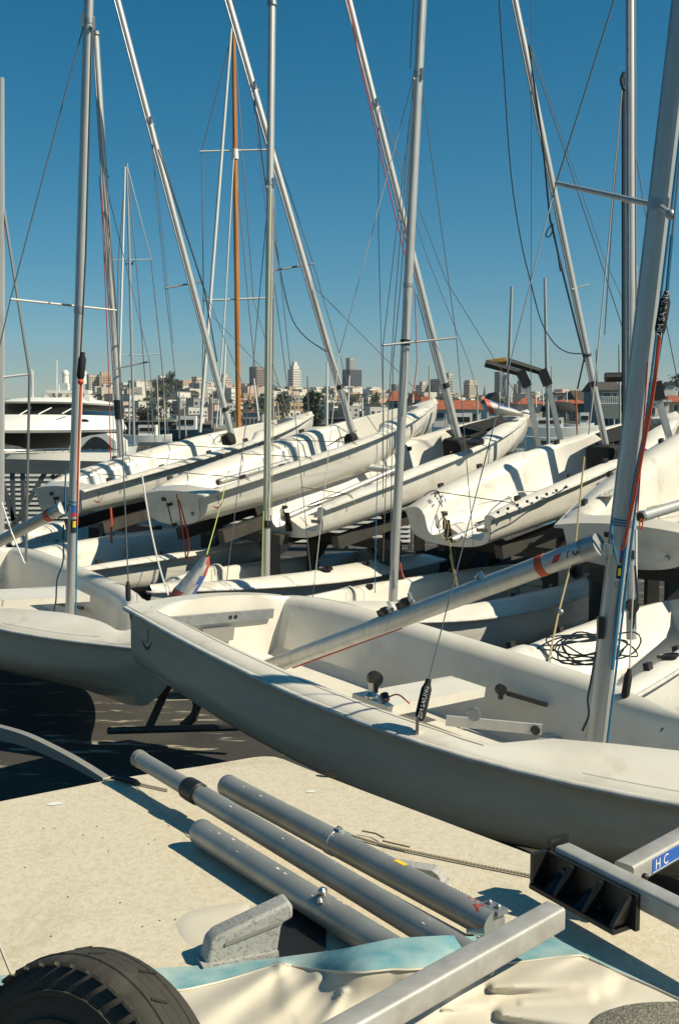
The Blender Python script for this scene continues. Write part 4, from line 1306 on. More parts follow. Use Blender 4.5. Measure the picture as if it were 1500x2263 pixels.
# stickers on the mast
def mast_patch(R_, y0, y1, x0, x1, m, name, off=.0015, parent=None):
    """a thin decal wrapped on the mast: rows y0..y1 of the picture, x0..x1 = -1..1 across its visible face"""
    a, b = R_.on(y0), R_.on(y1)
    view = (Vector((0, 0, CAMZ)) - a).normalized()
    view = (view - R_.ax * view.dot(R_.ax)).normalized()
    right = view.cross(R_.ax) * -1
    V, Fc = [], []
    n = 6
    for o in (a, b):
        for i in range(n + 1):
            t = math.asin(max(-1, min(1, x0 + (x1 - x0) * i / n)))
            d = right * math.sin(t) + view * math.cos(t)
            cf, cs_ = d.dot(R_.fwd), d.dot(R_.side)
            k = 1 / math.sqrt((cf / (R_.d * .52)) ** 2 + (cs_ / (R_.d * .43)) ** 2)
            V.append(o + d * (k * 1.012 + off))
    Fc = [(i, i + 1, n + 2 + i, n + 1 + i) for i in range(n)]
    return mk(name, (V, Fc), m, parent or R_.m, world=True)
mast_patch(R_hero, 1198, 1230, .2, .62, M['bluest'], 'sticker')
mast_patch(R_hero, 1231, 1240, .2, .62, M['redst'], 'sticker')
mast_patch(R_hero, 1246, 1300, -.12, .66, M['inkwhite'], 'sticker')
mast_patch(R_hero, 1246, 1275, .0, .6, M['inkblack'], 'sticker', .003)
for q in range(5):
    mast_patch(R_hero, 1280, 1298, -.08 + q * .14, -.04 + q * .14, M['inkblack'], 'sticker_print', .0035)
mast_patch(R_hero, 1252, 1268, .16, .46, M['yellow'], 'warning_triangle', .0045)
mk('cleat', xf(box(0, 0, 0, .022, .03, .09), basis(R_hero.on(1385) - Vector((.045, .02, 0)), (1, 0, 0), (0, 1, 0))), M['black'], R_hero.m, world=True)
# boom, gooseneck on the mast to the cockpit
Bg = R_hero.on(1213) - Vector((.055, .02, 0))
Bm = hit(hero, 975, 1325, 1, -.02)
Be = hit(hero, 560, 1487, 1, -.06)
Bg2 = at(1318, 1205, Bg.y)
boom = mk('boom', tube([Be, Bg2], .041, 18, ry=1.12), M['alu'], hero, True, 50, world=True)
bax = (Bg2 - Be).normalized()
def boom_at(px):
    lo, hi = 0.0, 1.0
    for _ in range(40):
        t = (lo + hi) / 2
        q = Be.lerp(Bg2, t)
        if CX + F * q.x / (q.y * _c - (q.z - CAMZ) * _s) < px:
            lo = t
        else:
            hi = t
    return Be.lerp(Bg2, lo)
mk('boom_end', tube([Bg2 - bax * .07, Bg2 + bax * .012], .0435, 16, ry=1.12), M['aludark'], boom, True, 50, world=True)
mk('gooseneck', join(tube([Bg2, Bg], .012, 8), xf(box(0, 0, 0, .04, .03, .05), Matrix.Translation(Bg))), M['steel'], hero, world=True)
mk('red_band', tube([boom_at(1192) - bax * .0, boom_at(1192) + bax * .04], .0425, 16, ry=1.12), M['orange'], boom, True, 50, world=True)
bview = (Vector((0, 0, CAMZ)) - boom_at(1240)).normalized()
bview = (bview - bax * bview.dot(bax)).normalized()
bup = bview.cross(bax)
if bup.z < 0:
    bup = -bup
def boom_flat(pxc, g, m, name, upshift=.0, flip=1):
    c = boom_at(pxc)
    V = []
    for v in g[0]:
        t = (v.y + upshift) / .043
        V.append(c + bax * v.x * flip + bup * (.0462 * math.sin(t)) + bview * (.0432 * math.cos(t)))
    return mk(name, (V, g[1]), m, boom, world=True)
boom_flat(1240, ([Vector((-.030, -.012, 0)), Vector((.006, -.012, 0)), Vector((.034, .014, 0)), Vector((-.004, .014, 0))], [(0, 1, 2, 3)]), M['redst'], 'sticker', .006)
boom_flat(1285, xf(text_geo('3', .062), Matrix.Rotation(rad(-80), 4, 'Z')), M['inkblack'], 'lettering', .004)
boom_flat(1267, ([Vector((-.012, -.01, 0)), Vector((-.009, -.012, 0)), Vector((.0, .008, 0)), Vector((.012, .012, 0)), Vector((.012, .015, 0)), Vector((-.002, .012, 0))], [(0, 1, 2, 5), (5, 2, 3, 4)]), M['inkblack'], 'lettering', .004)
for px, w in ((862, .05), (908, .065)):
    c = boom_at(px) + bup * .060 - bax * .01
    m_ = basis(c, bax, bview)
    mk('block', xf(join(lathe([(.006, -.02), (w * .42, -.016), (w * .42, .016), (.006, .02)], 12, Matrix.Rotation(math.pi / 2, 4, 'X')), box(-w * .3, 0, 0, w, .03, .03)), m_), M['black'], boom, True, 40, world=True)
    mk('boom_bail', xf(join(box(.045, 0, -.01, .014, .012, .06), sphere((.05, 0, .005), .012, 8, 5)), m_), M['steel'], boom, world=True)
c = boom_at(1072) + bup * .052
mk('boom_bail', tube([c - bax * .02 + bview * .02, c + bup * .012, c + bax * .03 + bview * .028 - bup * .03], .012, 8), M['steel'], boom, True, world=True)
mk('outhaul_line', tube([boom_at(640) - bup * .050, boom_at(880) - bup * .047], .004, 6), M['red'], boom, True, world=True)
mk('vang_ring', lathe([(.022, -.006), (.032, -.006), (.032, .006), (.022, .006), (.022, -.006)], 14, basis(boom_at(1258) - bup * .075, bax, (0, 0, 1))), M['black'], boom, True, 40, world=True)
# inner face of the transom: metal bar with holes, and slot
mi = WM[hero.name]
tx = .205
bar = mk('traveller_bar', xf(join(box(.203, -.08, .455, .018, .86, .060)), mi), M['aludark'], hero, world=True)
for yy in (.06, .10):
    mk('bolt_hole', xf(lathe([(.013, 0), (.013, .003)], 10, Matrix.Translation((.2125, yy - .06, .455)) @ Matrix.Rotation(math.pi / 2, 4, 'Y')), mi), M['black'], bar, world=True)
slot = [( .13 * math.cos(t) * (1 if abs(math.cos(t)) < .8 else 1), .045 * math.sin(t)) for t in [i * math.pi / 12 for i in range(24)]]
slot = [(max(-.12, min(.12, x * 1.3)), max(-.04, min(.04, y * 1.25))) for x, y in slot]
V = [mi @ Vector((.216, -.06 + x - .02, .355 + y)) for x, y in slot] + [mi @ Vector((.196, -.06 + x - .02, .355 + y)) for x, y in slot]
n_ = len(slot)
mk('transom_flap', (V, [tuple(range(n_))] + [(i, (i + 1) % n_, n_ + (i + 1) % n_, n_ + i) for i in range(n_)]), M['inkgrey'], hero, world=True)
# fittings in the cockpit
def block_at(p, r=.03, tilt=(0, 0, 1), name='ratchet_block', root=hero):
    m_ = basis(p, (1, .3, 0), tilt)
    g = join(lathe([(.008, -.018), (r, -.016), (r, .016), (.008, .018)], 14), box(0, -r * 1.1, 0, r * .7, r * 1.4, .022))
    return mk(name, xf(g, m_), M['black'], root, True, 40, world=True)
p_ = hit(hero, 828, 1500, 1, -.42)
o_ = block_at(p_, .036)
mk('block_base', join(lathe([(.03, 0), (.03, .01), (.012, .03), (.012, .07)], 12, Matrix.Translation(hit(hero, 820, 1532, 1, -.44) - Vector((0, 0, .02))))), M['steel'], hero, True, world=True)
block_at(hit(hero, 585, 1425, 2, .24), .022)
block_at(hit(hero, 850, 1541, 1, -.47), .02, (1, 0, .3))
mk('control_line', tube(cat([hit(hero, 858, 1540, 1, -.45), hit(hero, 880, 1535, 1, -.42), hit(hero, 905, 1555, 1, -.40)], 4), .004, 5), M['red'], hero, True, world=True)
# centreboard case and thwart (white box) + metal bar
case = xf(box(1.80, .0, .23, .80, .085, .12), mi)
mk('centreboard_case', case, M['gel'], hero, world=True)
th = [(1.92, -.44), (1.62, -.44), (1.62, .20), (1.92, .20)]
mk('thwart', xf(prism([(1.62, -.46), (1.84, -.46), (1.84, .30), (1.62, .30)], .05), mi @ Matrix.Translation((0, 0, .40))), M['gel'], hero, world=True)
q0, q1 = hit(hero, 985, 1592, 1, -.30), hit(hero, 1196, 1612, 1, -.02)
mk('mainsheet_bar', beam(q0, q1, .012, .05, rnd=.004), M['alu'], hero, world=True)
mk('bar_roller', lathe([(.02, -.012), (.02, .012)], 12, basis(q1 + Vector((-.03, -.012, 0)), (1, 0, 0), (0, 0, 1))), M['black'], hero, True, world=True)
mk('thwart_bracket', lathe([(.03, -.012), (.03, .012)], 12, basis(hit(hero, 1047, 1578, 1, -.30), (0.2, 0, 1), (1, 0, 0))), M['aludark'], hero, True, world=True)
# jib car track on the far tank
a_, b_ = hit(hero, 1120, 1532, 1, .50), hit(hero, 1208, 1558, 1, .52)
mk('jib_track', beam(a_, b_, .02, .02), M['black'], hero, world=True)
block_at(hit(hero, 1106, 1524, 1, .47), .028, (.2, 0, 1), 'jib_car')
mk('toe_strap', tube(cat([hit(hero, 1455, 1640, 2, .42), hit(hero, 1462, 1612, 2, .5), hit(hero, 1490, 1606, 2, .52), hit(hero, 1515, 1600, 2, .53)], 4), .006, 6), M['blue'], hero, True, world=True)
# seam line on the side deck: a long narrow moulding
# dolly under the hero
# ---------------- left dinghy fittings
R_left.hounds(48)
R_left.spreader((24, 661), (258, 686), .010, 'wirelt', dl=-.25, dr=.3)
R_left.band(685, .05, 1.12, 'aludark', 'spreader_bracket')
R_left.wire([(188, 46), (24, 661, -.25)], .0045)
R_left.wire([(24, 661, -.25), (-15, 830, -.3)], .0045)
R_left.wire([(205, 60), (258, 686, .3), (284, 1290, .0)], .005)
cover(left, R_left.p(283, 1285), R_left.p(284, 1328), .020)
R_left.wire([(203, 60), (190, 560), (178, 800)], .006, 'navyrope', 'forestay', dY=-.14)
cover(left, R_left.p(184, 778, -.16), R_left.p(178, 838, -.16), .028)
mk('lashing', sphere(R_left.p(179, 844, -.17), .022, 8, 6), M['orange'], left, True, world=True)
R_left.wire([(179, 846), (175, 960), (171, 1160)], .007, 'orange', 'forestay_lashing', dY=-.15)
R_left.wire([(183, 846), (178, 960), (172, 1140)], .006, 'inkwhite', 'control_line', dY=-.14)
R_left.wire([(172, 1060), (168, 1365)], .006, 'blue', 'control_line', dY=-.10)
R_left.wire([(146, 1040), (144, 1100), (146, 1140)], .006, 'blue', 'control_line', dY=-.10)
R_left.wire([(141, 1160), (140, 1240), (127, 1280), (124, 1330), (116, 1365)], .006, 'navyrope', 'control_line', smooth=4, dY=-.12)
for yy in (1108, 1116):
    R_left.band(yy, .010, 1.12, 'blue', 'rope_wrap')
mast_patch(R_left, 1118, 1132, -.2, .6, M['bluest'], 'sticker')
mast_patch(R_left, 1132, 1140, -.2, .6, M['redst'], 'sticker')
mast_patch(R_left, 1146, 1176, -.3, .7, M['inkblack'], 'sticker')
mast_patch(R_left, 1150, 1164, .05, .55, M['yellow'], 'warning_triangle', .004)
Lg = R_left.p(140, 1122, -.02)
Le = at(-60, 1228, 8.25)
lb = mk('boom', tube([Le, Lg], .040, 14, ry=1.1), M['spar'], left, True, 50, world=True)
lax = (Lg - Le).normalized()
mk('red_band', tube([Lg - lax * .20, Lg - lax * .15], .044, 14, ry=1.1), M['orange'], lb, True, world=True)
mk('boom_end', tube([Lg - lax * .10, Lg], .043, 14, ry=1.1), M['aludark'], lb, True, world=True)
mk('outhaul_line', tube([Le + Vector((0, -.03, .035)), Lg - lax * .2 + Vector((0, -.03, .035))], .005, 5), M['red'], lb, True, world=True)
a_, b_ = hit(left, 125, 1333, 1, .50), hit(left, 183, 1344, 1, .50)
mk('jib_track', beam(a_, b_, .02, .022), M['black'], left, world=True)
mk('thwart', xf(prism([(1.60, -.46), (2.0, -.46), (2.0, .46), (1.60, .46)], .05), WM[left.name] @ Matrix.Translation((0, 0, .42))), M['gel'], left, world=True)

# ---------------- U1
R_U1.hounds(267)
R_U1.spreader((365, 637), (446, 622), .014, 'wire', -.3, .3)
R_U1.wire([(331, 272), (366, 637, -.3), (398, 925, -.3)], .005)
R_U1.wire([(338, 275), (446, 622, .3), (556, 900, .3)], .005)
R_U1.wire([(334, 280), (352, 450), (383, 760)], .004, dY=-.2)
R_U1.wire([(333, 276), (470, 700), (690, 928, 1.0)], .0045, name='forestay')
R_U1.wire([(350, 330), (452, 640), (480, 800)], .009, 'navyrope', 'halyard', dY=-.12)
R_U1.band(905, .05, 1.15, 'black')
# ---------------- U2
R_U2.hounds(190)
R_U2.spreader((602, 598), (692, 583), .014, 'wire', -.3, .3)
R_U2.wire([(557, 198), (603, 598, -.3), (640, 900, -.3)], .005)
R_U2.wire([(565, 200), (692, 583, .3), (772, 860, .4), (838, 960, .4)], .005)
R_U2.wire([(560, 200), (590, 430), (612, 560), (640, 690), (672, 742), (722, 778)], .007, 'navyrope', 'halyard', smooth=4, dY=-.1)
R_U2.wire([(565, 206), (700, 640), (953, 895, 1.2)], .0045, name='forestay')
R_U2.wire([(505, -30), (520, 20)], .006, 'navyrope', 'halyard', dY=-.1)
R_U2.band(855, .05, 1.2, 'black')
R_U2.wire([(690, 640), (722, 760), (760, 870), (770, 930)], .008, 'inkgrey', 'halyard', dY=-.12)
# ---------------- U3
R_U3.hounds(228)
R_U3.wire([(764, -20), (800, 160), (850, 380), (884, 520), (912, 640)], .007, 'red', 'halyard', dY=-.1)
R_U3.wire([(836, 240), (836, 520), (842, 760), (850, 1010)], .0045, dY=-.4)
R_U3.wire([(842, 240), (940, 560), (1035, 800), (1080, 960)], .0045, dY=.3)
R_U3.wire([(920, 650), (975, 860), (1000, 960)], .008, 'wire', 'halyard', dY=-.12)
R_U3.band(852, .06, 1.2, 'black')
R_U3.wire([(840, 236), (985, 620), (1165, 912, .9)], .0045, name='forestay')
# ---------------- U4
R_U4.spreader((1262, 640), (1300, 628), .012, 'aludark', -.1, .3)
R_U4.wire([(1168, 100), (1180, 190), (1200, 330), (1214, 480), (1236, 575), (1262, 680), (1292, 800)], .012, 'navyrope', 'halyard', dY=-.12)
R_U4.wire([(1220, 494), (1208, 510), (1206, 522), (1214, 522), (1222, 506), (1220, 494)], .007, 'navyrope', 'halyard', smooth=4, dY=-.14)
R_U4.wire([(1220, 500), (1232, 560), (1238, 600)], .011, 'navyrope', 'halyard', dY=-.16)
R_U4.wire([(1100, -30), (1112, 150), (1128, 380), (1150, 530), (1171, 620), (1195, 710), (1225, 760), (1255, 779), (1292, 782)], .007, 'navyrope', 'halyard', smooth=4, dY=-.3)
R_U4.wire([(1173, 112), (1245, 330), (1378, 735, .5)], .006, dY=.2)
R_U4.wire([(1174, -10), (1173, 500), (1172, 900)], .0045, dY=-.2)
R_U4.wire([(1292, 782), (1275, 860)], .010, 'navyrope', 'halyard', dY=-.14)
R_U4.band(848, .06, 1.25, 'black')
R_U4.band(785, .03, 1.2, 'navyrope')
R_U4.wire([(1160, 60), (1330, 560), (1488, 920, .9)], .0035, name='forestay')
# ---------------- L0
R_L0.hounds(380)
R_L0.spreader((250, 816), (331, 799), .014, 'wire', -.3, .3)
R_L0.wire([(220, 390), (250, 816, -.3), (252, 1160)], .005)
R_L0.wire([(230, 390), (331, 799, .3), (345, 1000, .3)], .0045)
R_L0.wire([(224, 400), (240, 800), (246, 1040)], .007, 'red', 'halyard', dY=-.12)
R_L0.wire([(228, 400), (252, 640), (277, 960), (282, 1180)], .006, 'wire', 'halyard', dY=-.12)
mk('mast_step', xf(box(0, 0, 0, .26, .22, .20), Matrix.Translation(R_L0.a + Vector((0, -.04, .02)))), M['gel'], L0, world=True)
R_L0.band(905, .25, 1.35, 'black', 'rope_bundle')
# ---------------- L2
R_L2.hounds(405)
for pts, m in (([(598, 420), (592, 700), (588, 1150)], 'green'), ([(602, 420), (596, 800), (592, 1160)], 'wire'), ([(606, 430), (604, 900), (600, 1150)], 'tan')):
    R_L2.wire(pts, .0045, m, 'halyard', dY=-.10)
R_L2.wire([(594, 425), (560, 800), (500, 1290, -.3)], .0045)
R_L2.wire([(600, 425), (640, 800), (690, 1300, -.3)], .0045)
R_L2.band(1158, .07, 1.3, 'black')
R_L2.band(1280, .05, 1.4, 'steel', 'mast_heel')
R_L2.wire([(582, 1130), (578, 1296)], .006, 'green', 'control_line', dY=-.15)
# ---------------- L3
R_L3.hounds(165)
R_L3.spreader((845, 763), (1008, 746), .012, 'wire', -.3, .3)
R_L3.band(757, .05, 1.15, 'black', 'spreader_bracket')
R_L3.wire([(916, 170), (846, 763, -.3), (846, 1100, -.1)], .004)
R_L3.wire([(930, 178), (1008, 746, .3), (1046, 1210, .2)], .004)
R_L3.wire([(916, 175), (902, 380), (884, 640), (868, 800), (862, 1270)], .0045, 'wire', 'halyard', dY=-.08)
R_L3.wire([(913, 175), (893, 420), (873, 660), (858, 900), (846, 1240)], .004, 'wire', 'halyard', dY=-.1)
R_L3.wire([(915, -20), (906, 150)], .005, 'navyrope', 'halyard', dY=-.08)
R_L3.wire([(910, 180), (868, 340), (820, 520), (750, 780), (690, 1330, -1.0)], .0035, 'wirelt', 'forestay')
R_L3.wire([(916, 640), (921, 800), (909, 900)], .004, 'red', 'halyard', dY=-.06)
R_L3.wire([(884, 1245), (886, 1262), (893, 1280)], .008, 'orange', 'pennant_line', dY=-.06)
R_L3.wire([(834, 1040), (830, 1180), (828, 1310)], .004, 'blue', 'control_line', dY=-.15)
R_L3.band(630, .03, 1.15, 'aludark')
# ---------------- L4
mk('halyard', tube([R_L4.p(1377, y, -.12) for y in (170, 420, 700, 1000)], .014, 6), M['navyrope'], L4, True, world=True)
R_L4.wire([(1379, 160), (1372, 172), (1374, 190), (1380, 200)], .012, 'navyrope', 'halyard', smooth=3, dY=-.14)
R_L4.wire([(1373, 200), (1345, 520), (1318, 800), (1300, 960)], .005, 'wirelt', dY=-.2)
R_L4.wire([(1373, 205), (1352, 480), (1335, 740)], .004, 'wire', dY=-.2)
R_L4.wire([(1402, -30), (1403, 400), (1405, 740)], .006, 'inkgrey', 'halyard', dY=-.1)
R_L4.wire([(1402, 330), (1440, 560), (1500, 860)], .004, 'wire', dY=.2)
R_L4.wire([(1404, 1170), (1404, 1390)], .010, 'inkwhite', 'halyard', dY=-.12)
R_L4.wire([(1402, 1250), (1408, 1320), (1397, 1390)], .008, 'navyrope', 'control_line', dY=-.14)
R_L4.band(1225, .06, 1.25, 'black')
block_at(R_L4.p(1395, 1340, -.16), .05, (0, 0, 1), 'block', L4)
mk('shroud', tube([at(1290, 1010, 6.9), at(1270, 1210, 6.6), at(1232, 1360, 6.3), at(1208, 1478, 5.85)], .006, 6), M['tan'], L4, True, world=True)
for q in ((1238, 1352), (1213, 1452), (1210, 1462)):
    mk('shackle', sphere(at(*q, 6.1), .018, 8, 5), M['aludark'], L4, True, world=True)
# tangled rope in the cockpit of L4: one thing lying on the boat
random.seed(3)
P = []
for i in range(90):
    t = i * .62
    ex, ey = 78 + 26 * math.sin(t * .37), 26 + 10 * math.sin(t * .53)
    px, py = 1300 + 12 * math.sin(t * .21) + ex * math.cos(t), 1432 + ey * math.sin(t + .5 * math.sin(t * .3))
    P.append(at(px, py, 6.75) + Vector((0, 0, .02 * math.sin(i * 1.7))))
solo('rope_coil', tube(cat(P, 3), .0058, 5), M['navyrope'], 'tangled dark blue rope lying on the rounded stern of the low dinghy at right', 'rope', smooth=True)
# loose spars on the stern of U4 and beside U5
def spar(a, b, r, m, label, hollow=True, n=14):
    t = thing('aluminium_spar', label, 'spar', Vector(a))
    ax = (b - a).normalized()
    mk('tube', tube([a, b], r, n), m, t, True, 50, world=True)
    if hollow:
        mk('end_cap', tube([a - ax * .004, a + ax * .01], r * .82, n), M['black'], t, True, world=True)
        mk('rim', tube([a - ax * .002, a + ax * .02], r * 1.06, n), M['steel'], t, True, world=True)
    return t
spar(at(996, 1194, 10.05), at(1440, 1010, 12.2), .036, M['alu'], 'bare aluminium boom lying along the upper rack dinghy with the RS stern print')
spar(at(1414, 1142, 7.3), at(1560, 1098, 7.9), .040, M['alu'], 'bare aluminium boom end lying on the stern of the dinghy cut by the right edge')
spar(at(628, 1145, 10.9), at(880, 1035, 12.0), .032, M['alu'], 'boom with rope wound on it lying along the upper rack dinghy with the rolled jib', False)
spar(at(482, 1066, 11.2), at(640, 1020, 12.2), .036, M['alu'], 'short boom end lying on the second upper rack dinghy from the left')
spar(at(756, 1026, 11.9), at(880, 1040, 12.0), .045, M['alu'], 'aluminium spar lying across the cockpit of the dinghy with the rolled jib')

# ---------------------------------------------------------------- gear left in the boats: part of each boat or lying on it
def mast_well(R_, w=.26, d_=.22, h=.24, dx=-.06, dz=-.02):
    """dark box set in for the dark hollow at the mast foot"""
    mb = WM[R_.r.name]
    f = mb.inverted() @ R_.a
    g = box(f.x + dx, f.y, f.z + dz - h / 2 + .12, d_, w, h)
    rnd = random.Random(int(R_.foot[0]))
    g = ([Vector((p.x + rnd.uniform(-.02, .02), p.y + rnd.uniform(-.03, .03), p.z + rnd.uniform(-.03, .03))) for p in g[0]], g[1])
    o_ = mk('mast_foot_box', g, M['blackfab'], R_.r)  # solid dark box in place of the hollow
    bv = o_.modifiers.new('edge', 'BEVEL')
    bv.width = .05
    bv.segments = 3
    for k in range(5):
        a = f + Vector((rnd.uniform(-.16, .05), rnd.uniform(-.14, .14), rnd.uniform(.04, .14)))
        b = f + Vector((rnd.uniform(-.35, -.05), rnd.uniform(-.25, .2), rnd.uniform(-.12, .04)))
        mk('control_line', tube(cat([a, a.lerp(b, .5) + Vector((0, 0, rnd.uniform(-.08, .06))), b], 4), .006, 5), M[rnd.choice(('green', 'tan', 'navyrope', 'inkwhite', 'wire'))], R_.r, True)
mast_well(R_U1, .20, .14, .18)
mast_well(R_U2, .18, .14, .18)
mast_well(R_U3, .30, .22, .26)
mast_well(R_U4, .36, .28, .30)
def deck_z(k, x, y):
    h = liner_half(k, x, 1 if y > 0 else -1)
    for i in range(len(h) - 1):
        if (h[i][0] - abs(y)) * (h[i + 1][0] - abs(y)) <= 0:
            return h[i][1] + (h[i + 1][1] - h[i][1]) * (h[i][0] - abs(y)) / (h[i][0] - h[i + 1][0] + 1e-9)
    return h[0][1]
def fittings(root, kind, seed):
    """blocks, cleats and straps screwed along the side decks"""
    k = KINDS[kind]
    rnd = random.Random(seed)
    for s in (-1, 1):
        for x in (.45, 1.15, 1.75, 2.35):
            x += rnd.uniform(-.1, .1)
            y = s * (itab(k['b'], x) - rnd.choice((.10, .16, .20)))
            z = deck_z(k, x, y)
            mk('deck_block', box(x, y, z + .018, .06, .035, .045), M['black'], root)
    P = [Vector((x, .10 * math.sin(x * 3 + seed), itab(k['zf'], x) + .05 + .05 * math.sin(x * 2.6))) for x in [.3 + .25 * i for i in range(9)]]
    mk('toe_strap', beam(P[0], P[-1], .05, .006), M['blackfab'], root)
    mk('mainsheet', tube(cat([p + Vector((rnd.uniform(-.05, .05), rnd.uniform(-.2, .2), .12)) for p in P], 4), .007, 5), M[rnd.choice(('tan', 'navyrope', 'inkwhite'))], root, True)
for b, k, s in ((U1, 'A', 1), (U2, 'A', 2), (U3, 'R', 3), (U4, 'R', 4), (U5, 'A', 5), (L0, 'A', 6), (L1, 'A', 7), (L2, 'A', 8), (L3, 'H', 9), (L4, 'R', 10)):
    fittings(b, k, s)
def lashing(root, kind, x, m='wire', r=.005):
    """cord tied over the boat from gunwale to gunwale"""
    k = KINDS[kind]
    b, z = itab(k['b'], x), itab(k['zs'], x)
    h = liner_half(k, x)
    P = [Vector((x, y, zz + .012)) for y, zz in h[:6]]
    Q = [Vector((x, -y, zz + .012)) for y, zz in reversed(liner_half(k, x, -1)[:6])]
    mk('lashing', tube([Vector((x, b + .01, z - .05))] + P + Q + [Vector((x, -b - .01, z - .05))], r, 5), M[m], root, True)
for x in (.55, 1.35, 2.0):
    lashing(U1, 'A', x)
    lashing(U2, 'A', x)
lashing(U3, 'R', .35, 'tan')
lashing(U4, 'R', .30, 'navyrope')
# dark strip shaped for the shade inside the open bows of two boats
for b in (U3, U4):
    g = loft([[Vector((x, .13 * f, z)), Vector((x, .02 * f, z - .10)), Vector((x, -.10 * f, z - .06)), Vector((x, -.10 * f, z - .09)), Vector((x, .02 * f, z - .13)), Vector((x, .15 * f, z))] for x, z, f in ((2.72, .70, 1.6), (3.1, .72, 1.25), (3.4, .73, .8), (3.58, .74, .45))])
    mk('bow_shade_strip', g, M['blackfab'], b, True, 60)
for k in range(8):
    t = k / 7
    p = hit(U4, 1250 - 150 * t, 1076 + 56 * t, 1, -.735)
    mk('rail_rope_knot', sphere(p, .016, 6, 4), M['navyrope'], U4, True, world=True)
mk('rail_rope', tube(cat([hit(U4, 1350 - 26 * k, 1030 + 12.5 * k + (4 if k % 2 else 0), 1, -.735) for k in range(11)], 3), .006, 5), M['navyrope'], U4, True, world=True)
# non skid patches with black speckle on the tanks of U4 and U5
spk = mat('speckled_grip', (.55, .53, .46), .7, base2=(.03, .03, .03), vscale=30, detail=2, lo=.42, hi=.5)
p = [hit(U5, *q, 2, .60) for q in ((1318, 1098), (1366, 1072), (1366, 1098))]
mk('grip_patch', ([q + Vector((0, 0, .004)) for q in p], [(0, 1, 2)]), spk, U5, world=True)
# moulded seam lines on the side decks of the two near dinghies
for b in (hero, left):
    for s in (-1, 1):
        P = []
        for i in range(26):
            x = .12 + i * .095
            y = s * (itab(KH['b'], x) - .105 + .02 * math.sin(i * .12))
            P.append(Vector((x, y, deck_z(KH, x, y) + .0005)))
        mk('deck_seam', tube(P, .0022, 4), M['inkgrey'], b, True)
    P = [Vector((x, -(itab(KH['b'], x) - .06), deck_z(KH, x, -(itab(KH['b'], x) - .06)) + .0005)) for x in [2.9 + .1 * i for i in range(9)]]
    mk('deck_seam', tube(P, .0018, 4), M['rail'], b, True)
# ---------------------------------------------------------------- racks under the upper boats
def rack(root, kind, label):
    mw = WM[root.name]
    k = KINDS[kind]
    base = mw @ Vector((1.2, 0, 0))
    r = thing('boat_rack', label, 'rack', Vector((base.x, base.y, GZ)), 'dark racks carrying the upper boats')
    fwd = (mw.to_3x3() @ Vector((1, 0, 0))).normalized()
    side = (mw.to_3x3() @ Vector((0, 1, 0)))
    side = Vector((side.x, side.y, 0)).normalized()
    for s in (-1, 1):
        a, b = mw @ Vector((.25, s * .40, -.02)), mw @ Vector((3.1, s * .34, .0))
        mk('bunk', beam(a, b, .10, .13), M['rack'], r, world=True)
    for x in (.75, 2.5):
        c = mw @ Vector((x, 0, -.15))
        mk('cross_beam', beam(c - side * .80, c + side * .80, .11, .10), M['rack'], r, world=True)
        for s in (-1, 1):
            p = c + side * (.62 * s) - Vector((0, 0, .05))
            mk('post', beam(Vector((p.x, p.y, GZ)), p, .13, .13), M['rack'], r, world=True)
            q = p - Vector((0, 0, .28))
            mk('gusset', beam(q, p - side * (.26 * s), .05, .05), M['rack'], r, world=True)
    return r
rack(U1, 'A', 'dark rack under the upper boat farthest left')
rack(U2, 'A', 'dark rack under the second upper boat from the left')
rack(U3, 'R', 'dark rack under the upper boat with the rolled jib')
rack(U4, 'R', 'dark rack under the upper boat with a spar poking over its stern')
rack(U5, 'A', 'dark rack under the upper boat cut by the right edge')

# padded arm posts beyond the racks
def pad_post(label, foot, top, elbow, tip, Y, pad=None):
    a, b = at(*foot, Y), at(*top, Y)
    r = thing('padded_rack_post', label, 'post', a, 'aluminium posts with padded black arms')
    mk('post', beam(a, b, .062, .062, Vector((0, 1, 0))), M['alu'], r, world=True)
    e, t = at(*elbow, Y), at(*tip, Y)
    mk('bracket', join(beam(b - (b - a).normalized() * .05, e + Vector((0, 0, .03)), .11, .11, Vector((0, 1, 0)))), M['black'], r, world=True)
    mk('arm', tube([e, e.lerp(t, .5), t], [.042, .045, .048], 8), M['black'], r, True, world=True)
    if pad:
        mk('pad', tube([at(*pad[0], Y), at(*pad[1], Y)], .05, 8), pad[2], r, True, world=True)
    return r
ochre = mat('ochre_pad', (.26, .15, .02), .8, var=.5, vscale=9)
pad_post('left post with a black padded arm reaching left above the dinghy bow', (1192, 1000), (1163, 846), (1148, 824), (1072, 803), 13.2)
pad_post('second post from the left with a black padded arm and ochre pad', (1241, 985), (1208, 843), (1196, 822), (1124, 800), 13.6, ((1080, 803), (1118, 798), ochre))
pad_post('post with a black padded arm in front of the white houses at right', (1484, 990), (1452, 874), (1446, 850), (1398, 834), 11.0, ((1336, 834), (1392, 833), M['black']))

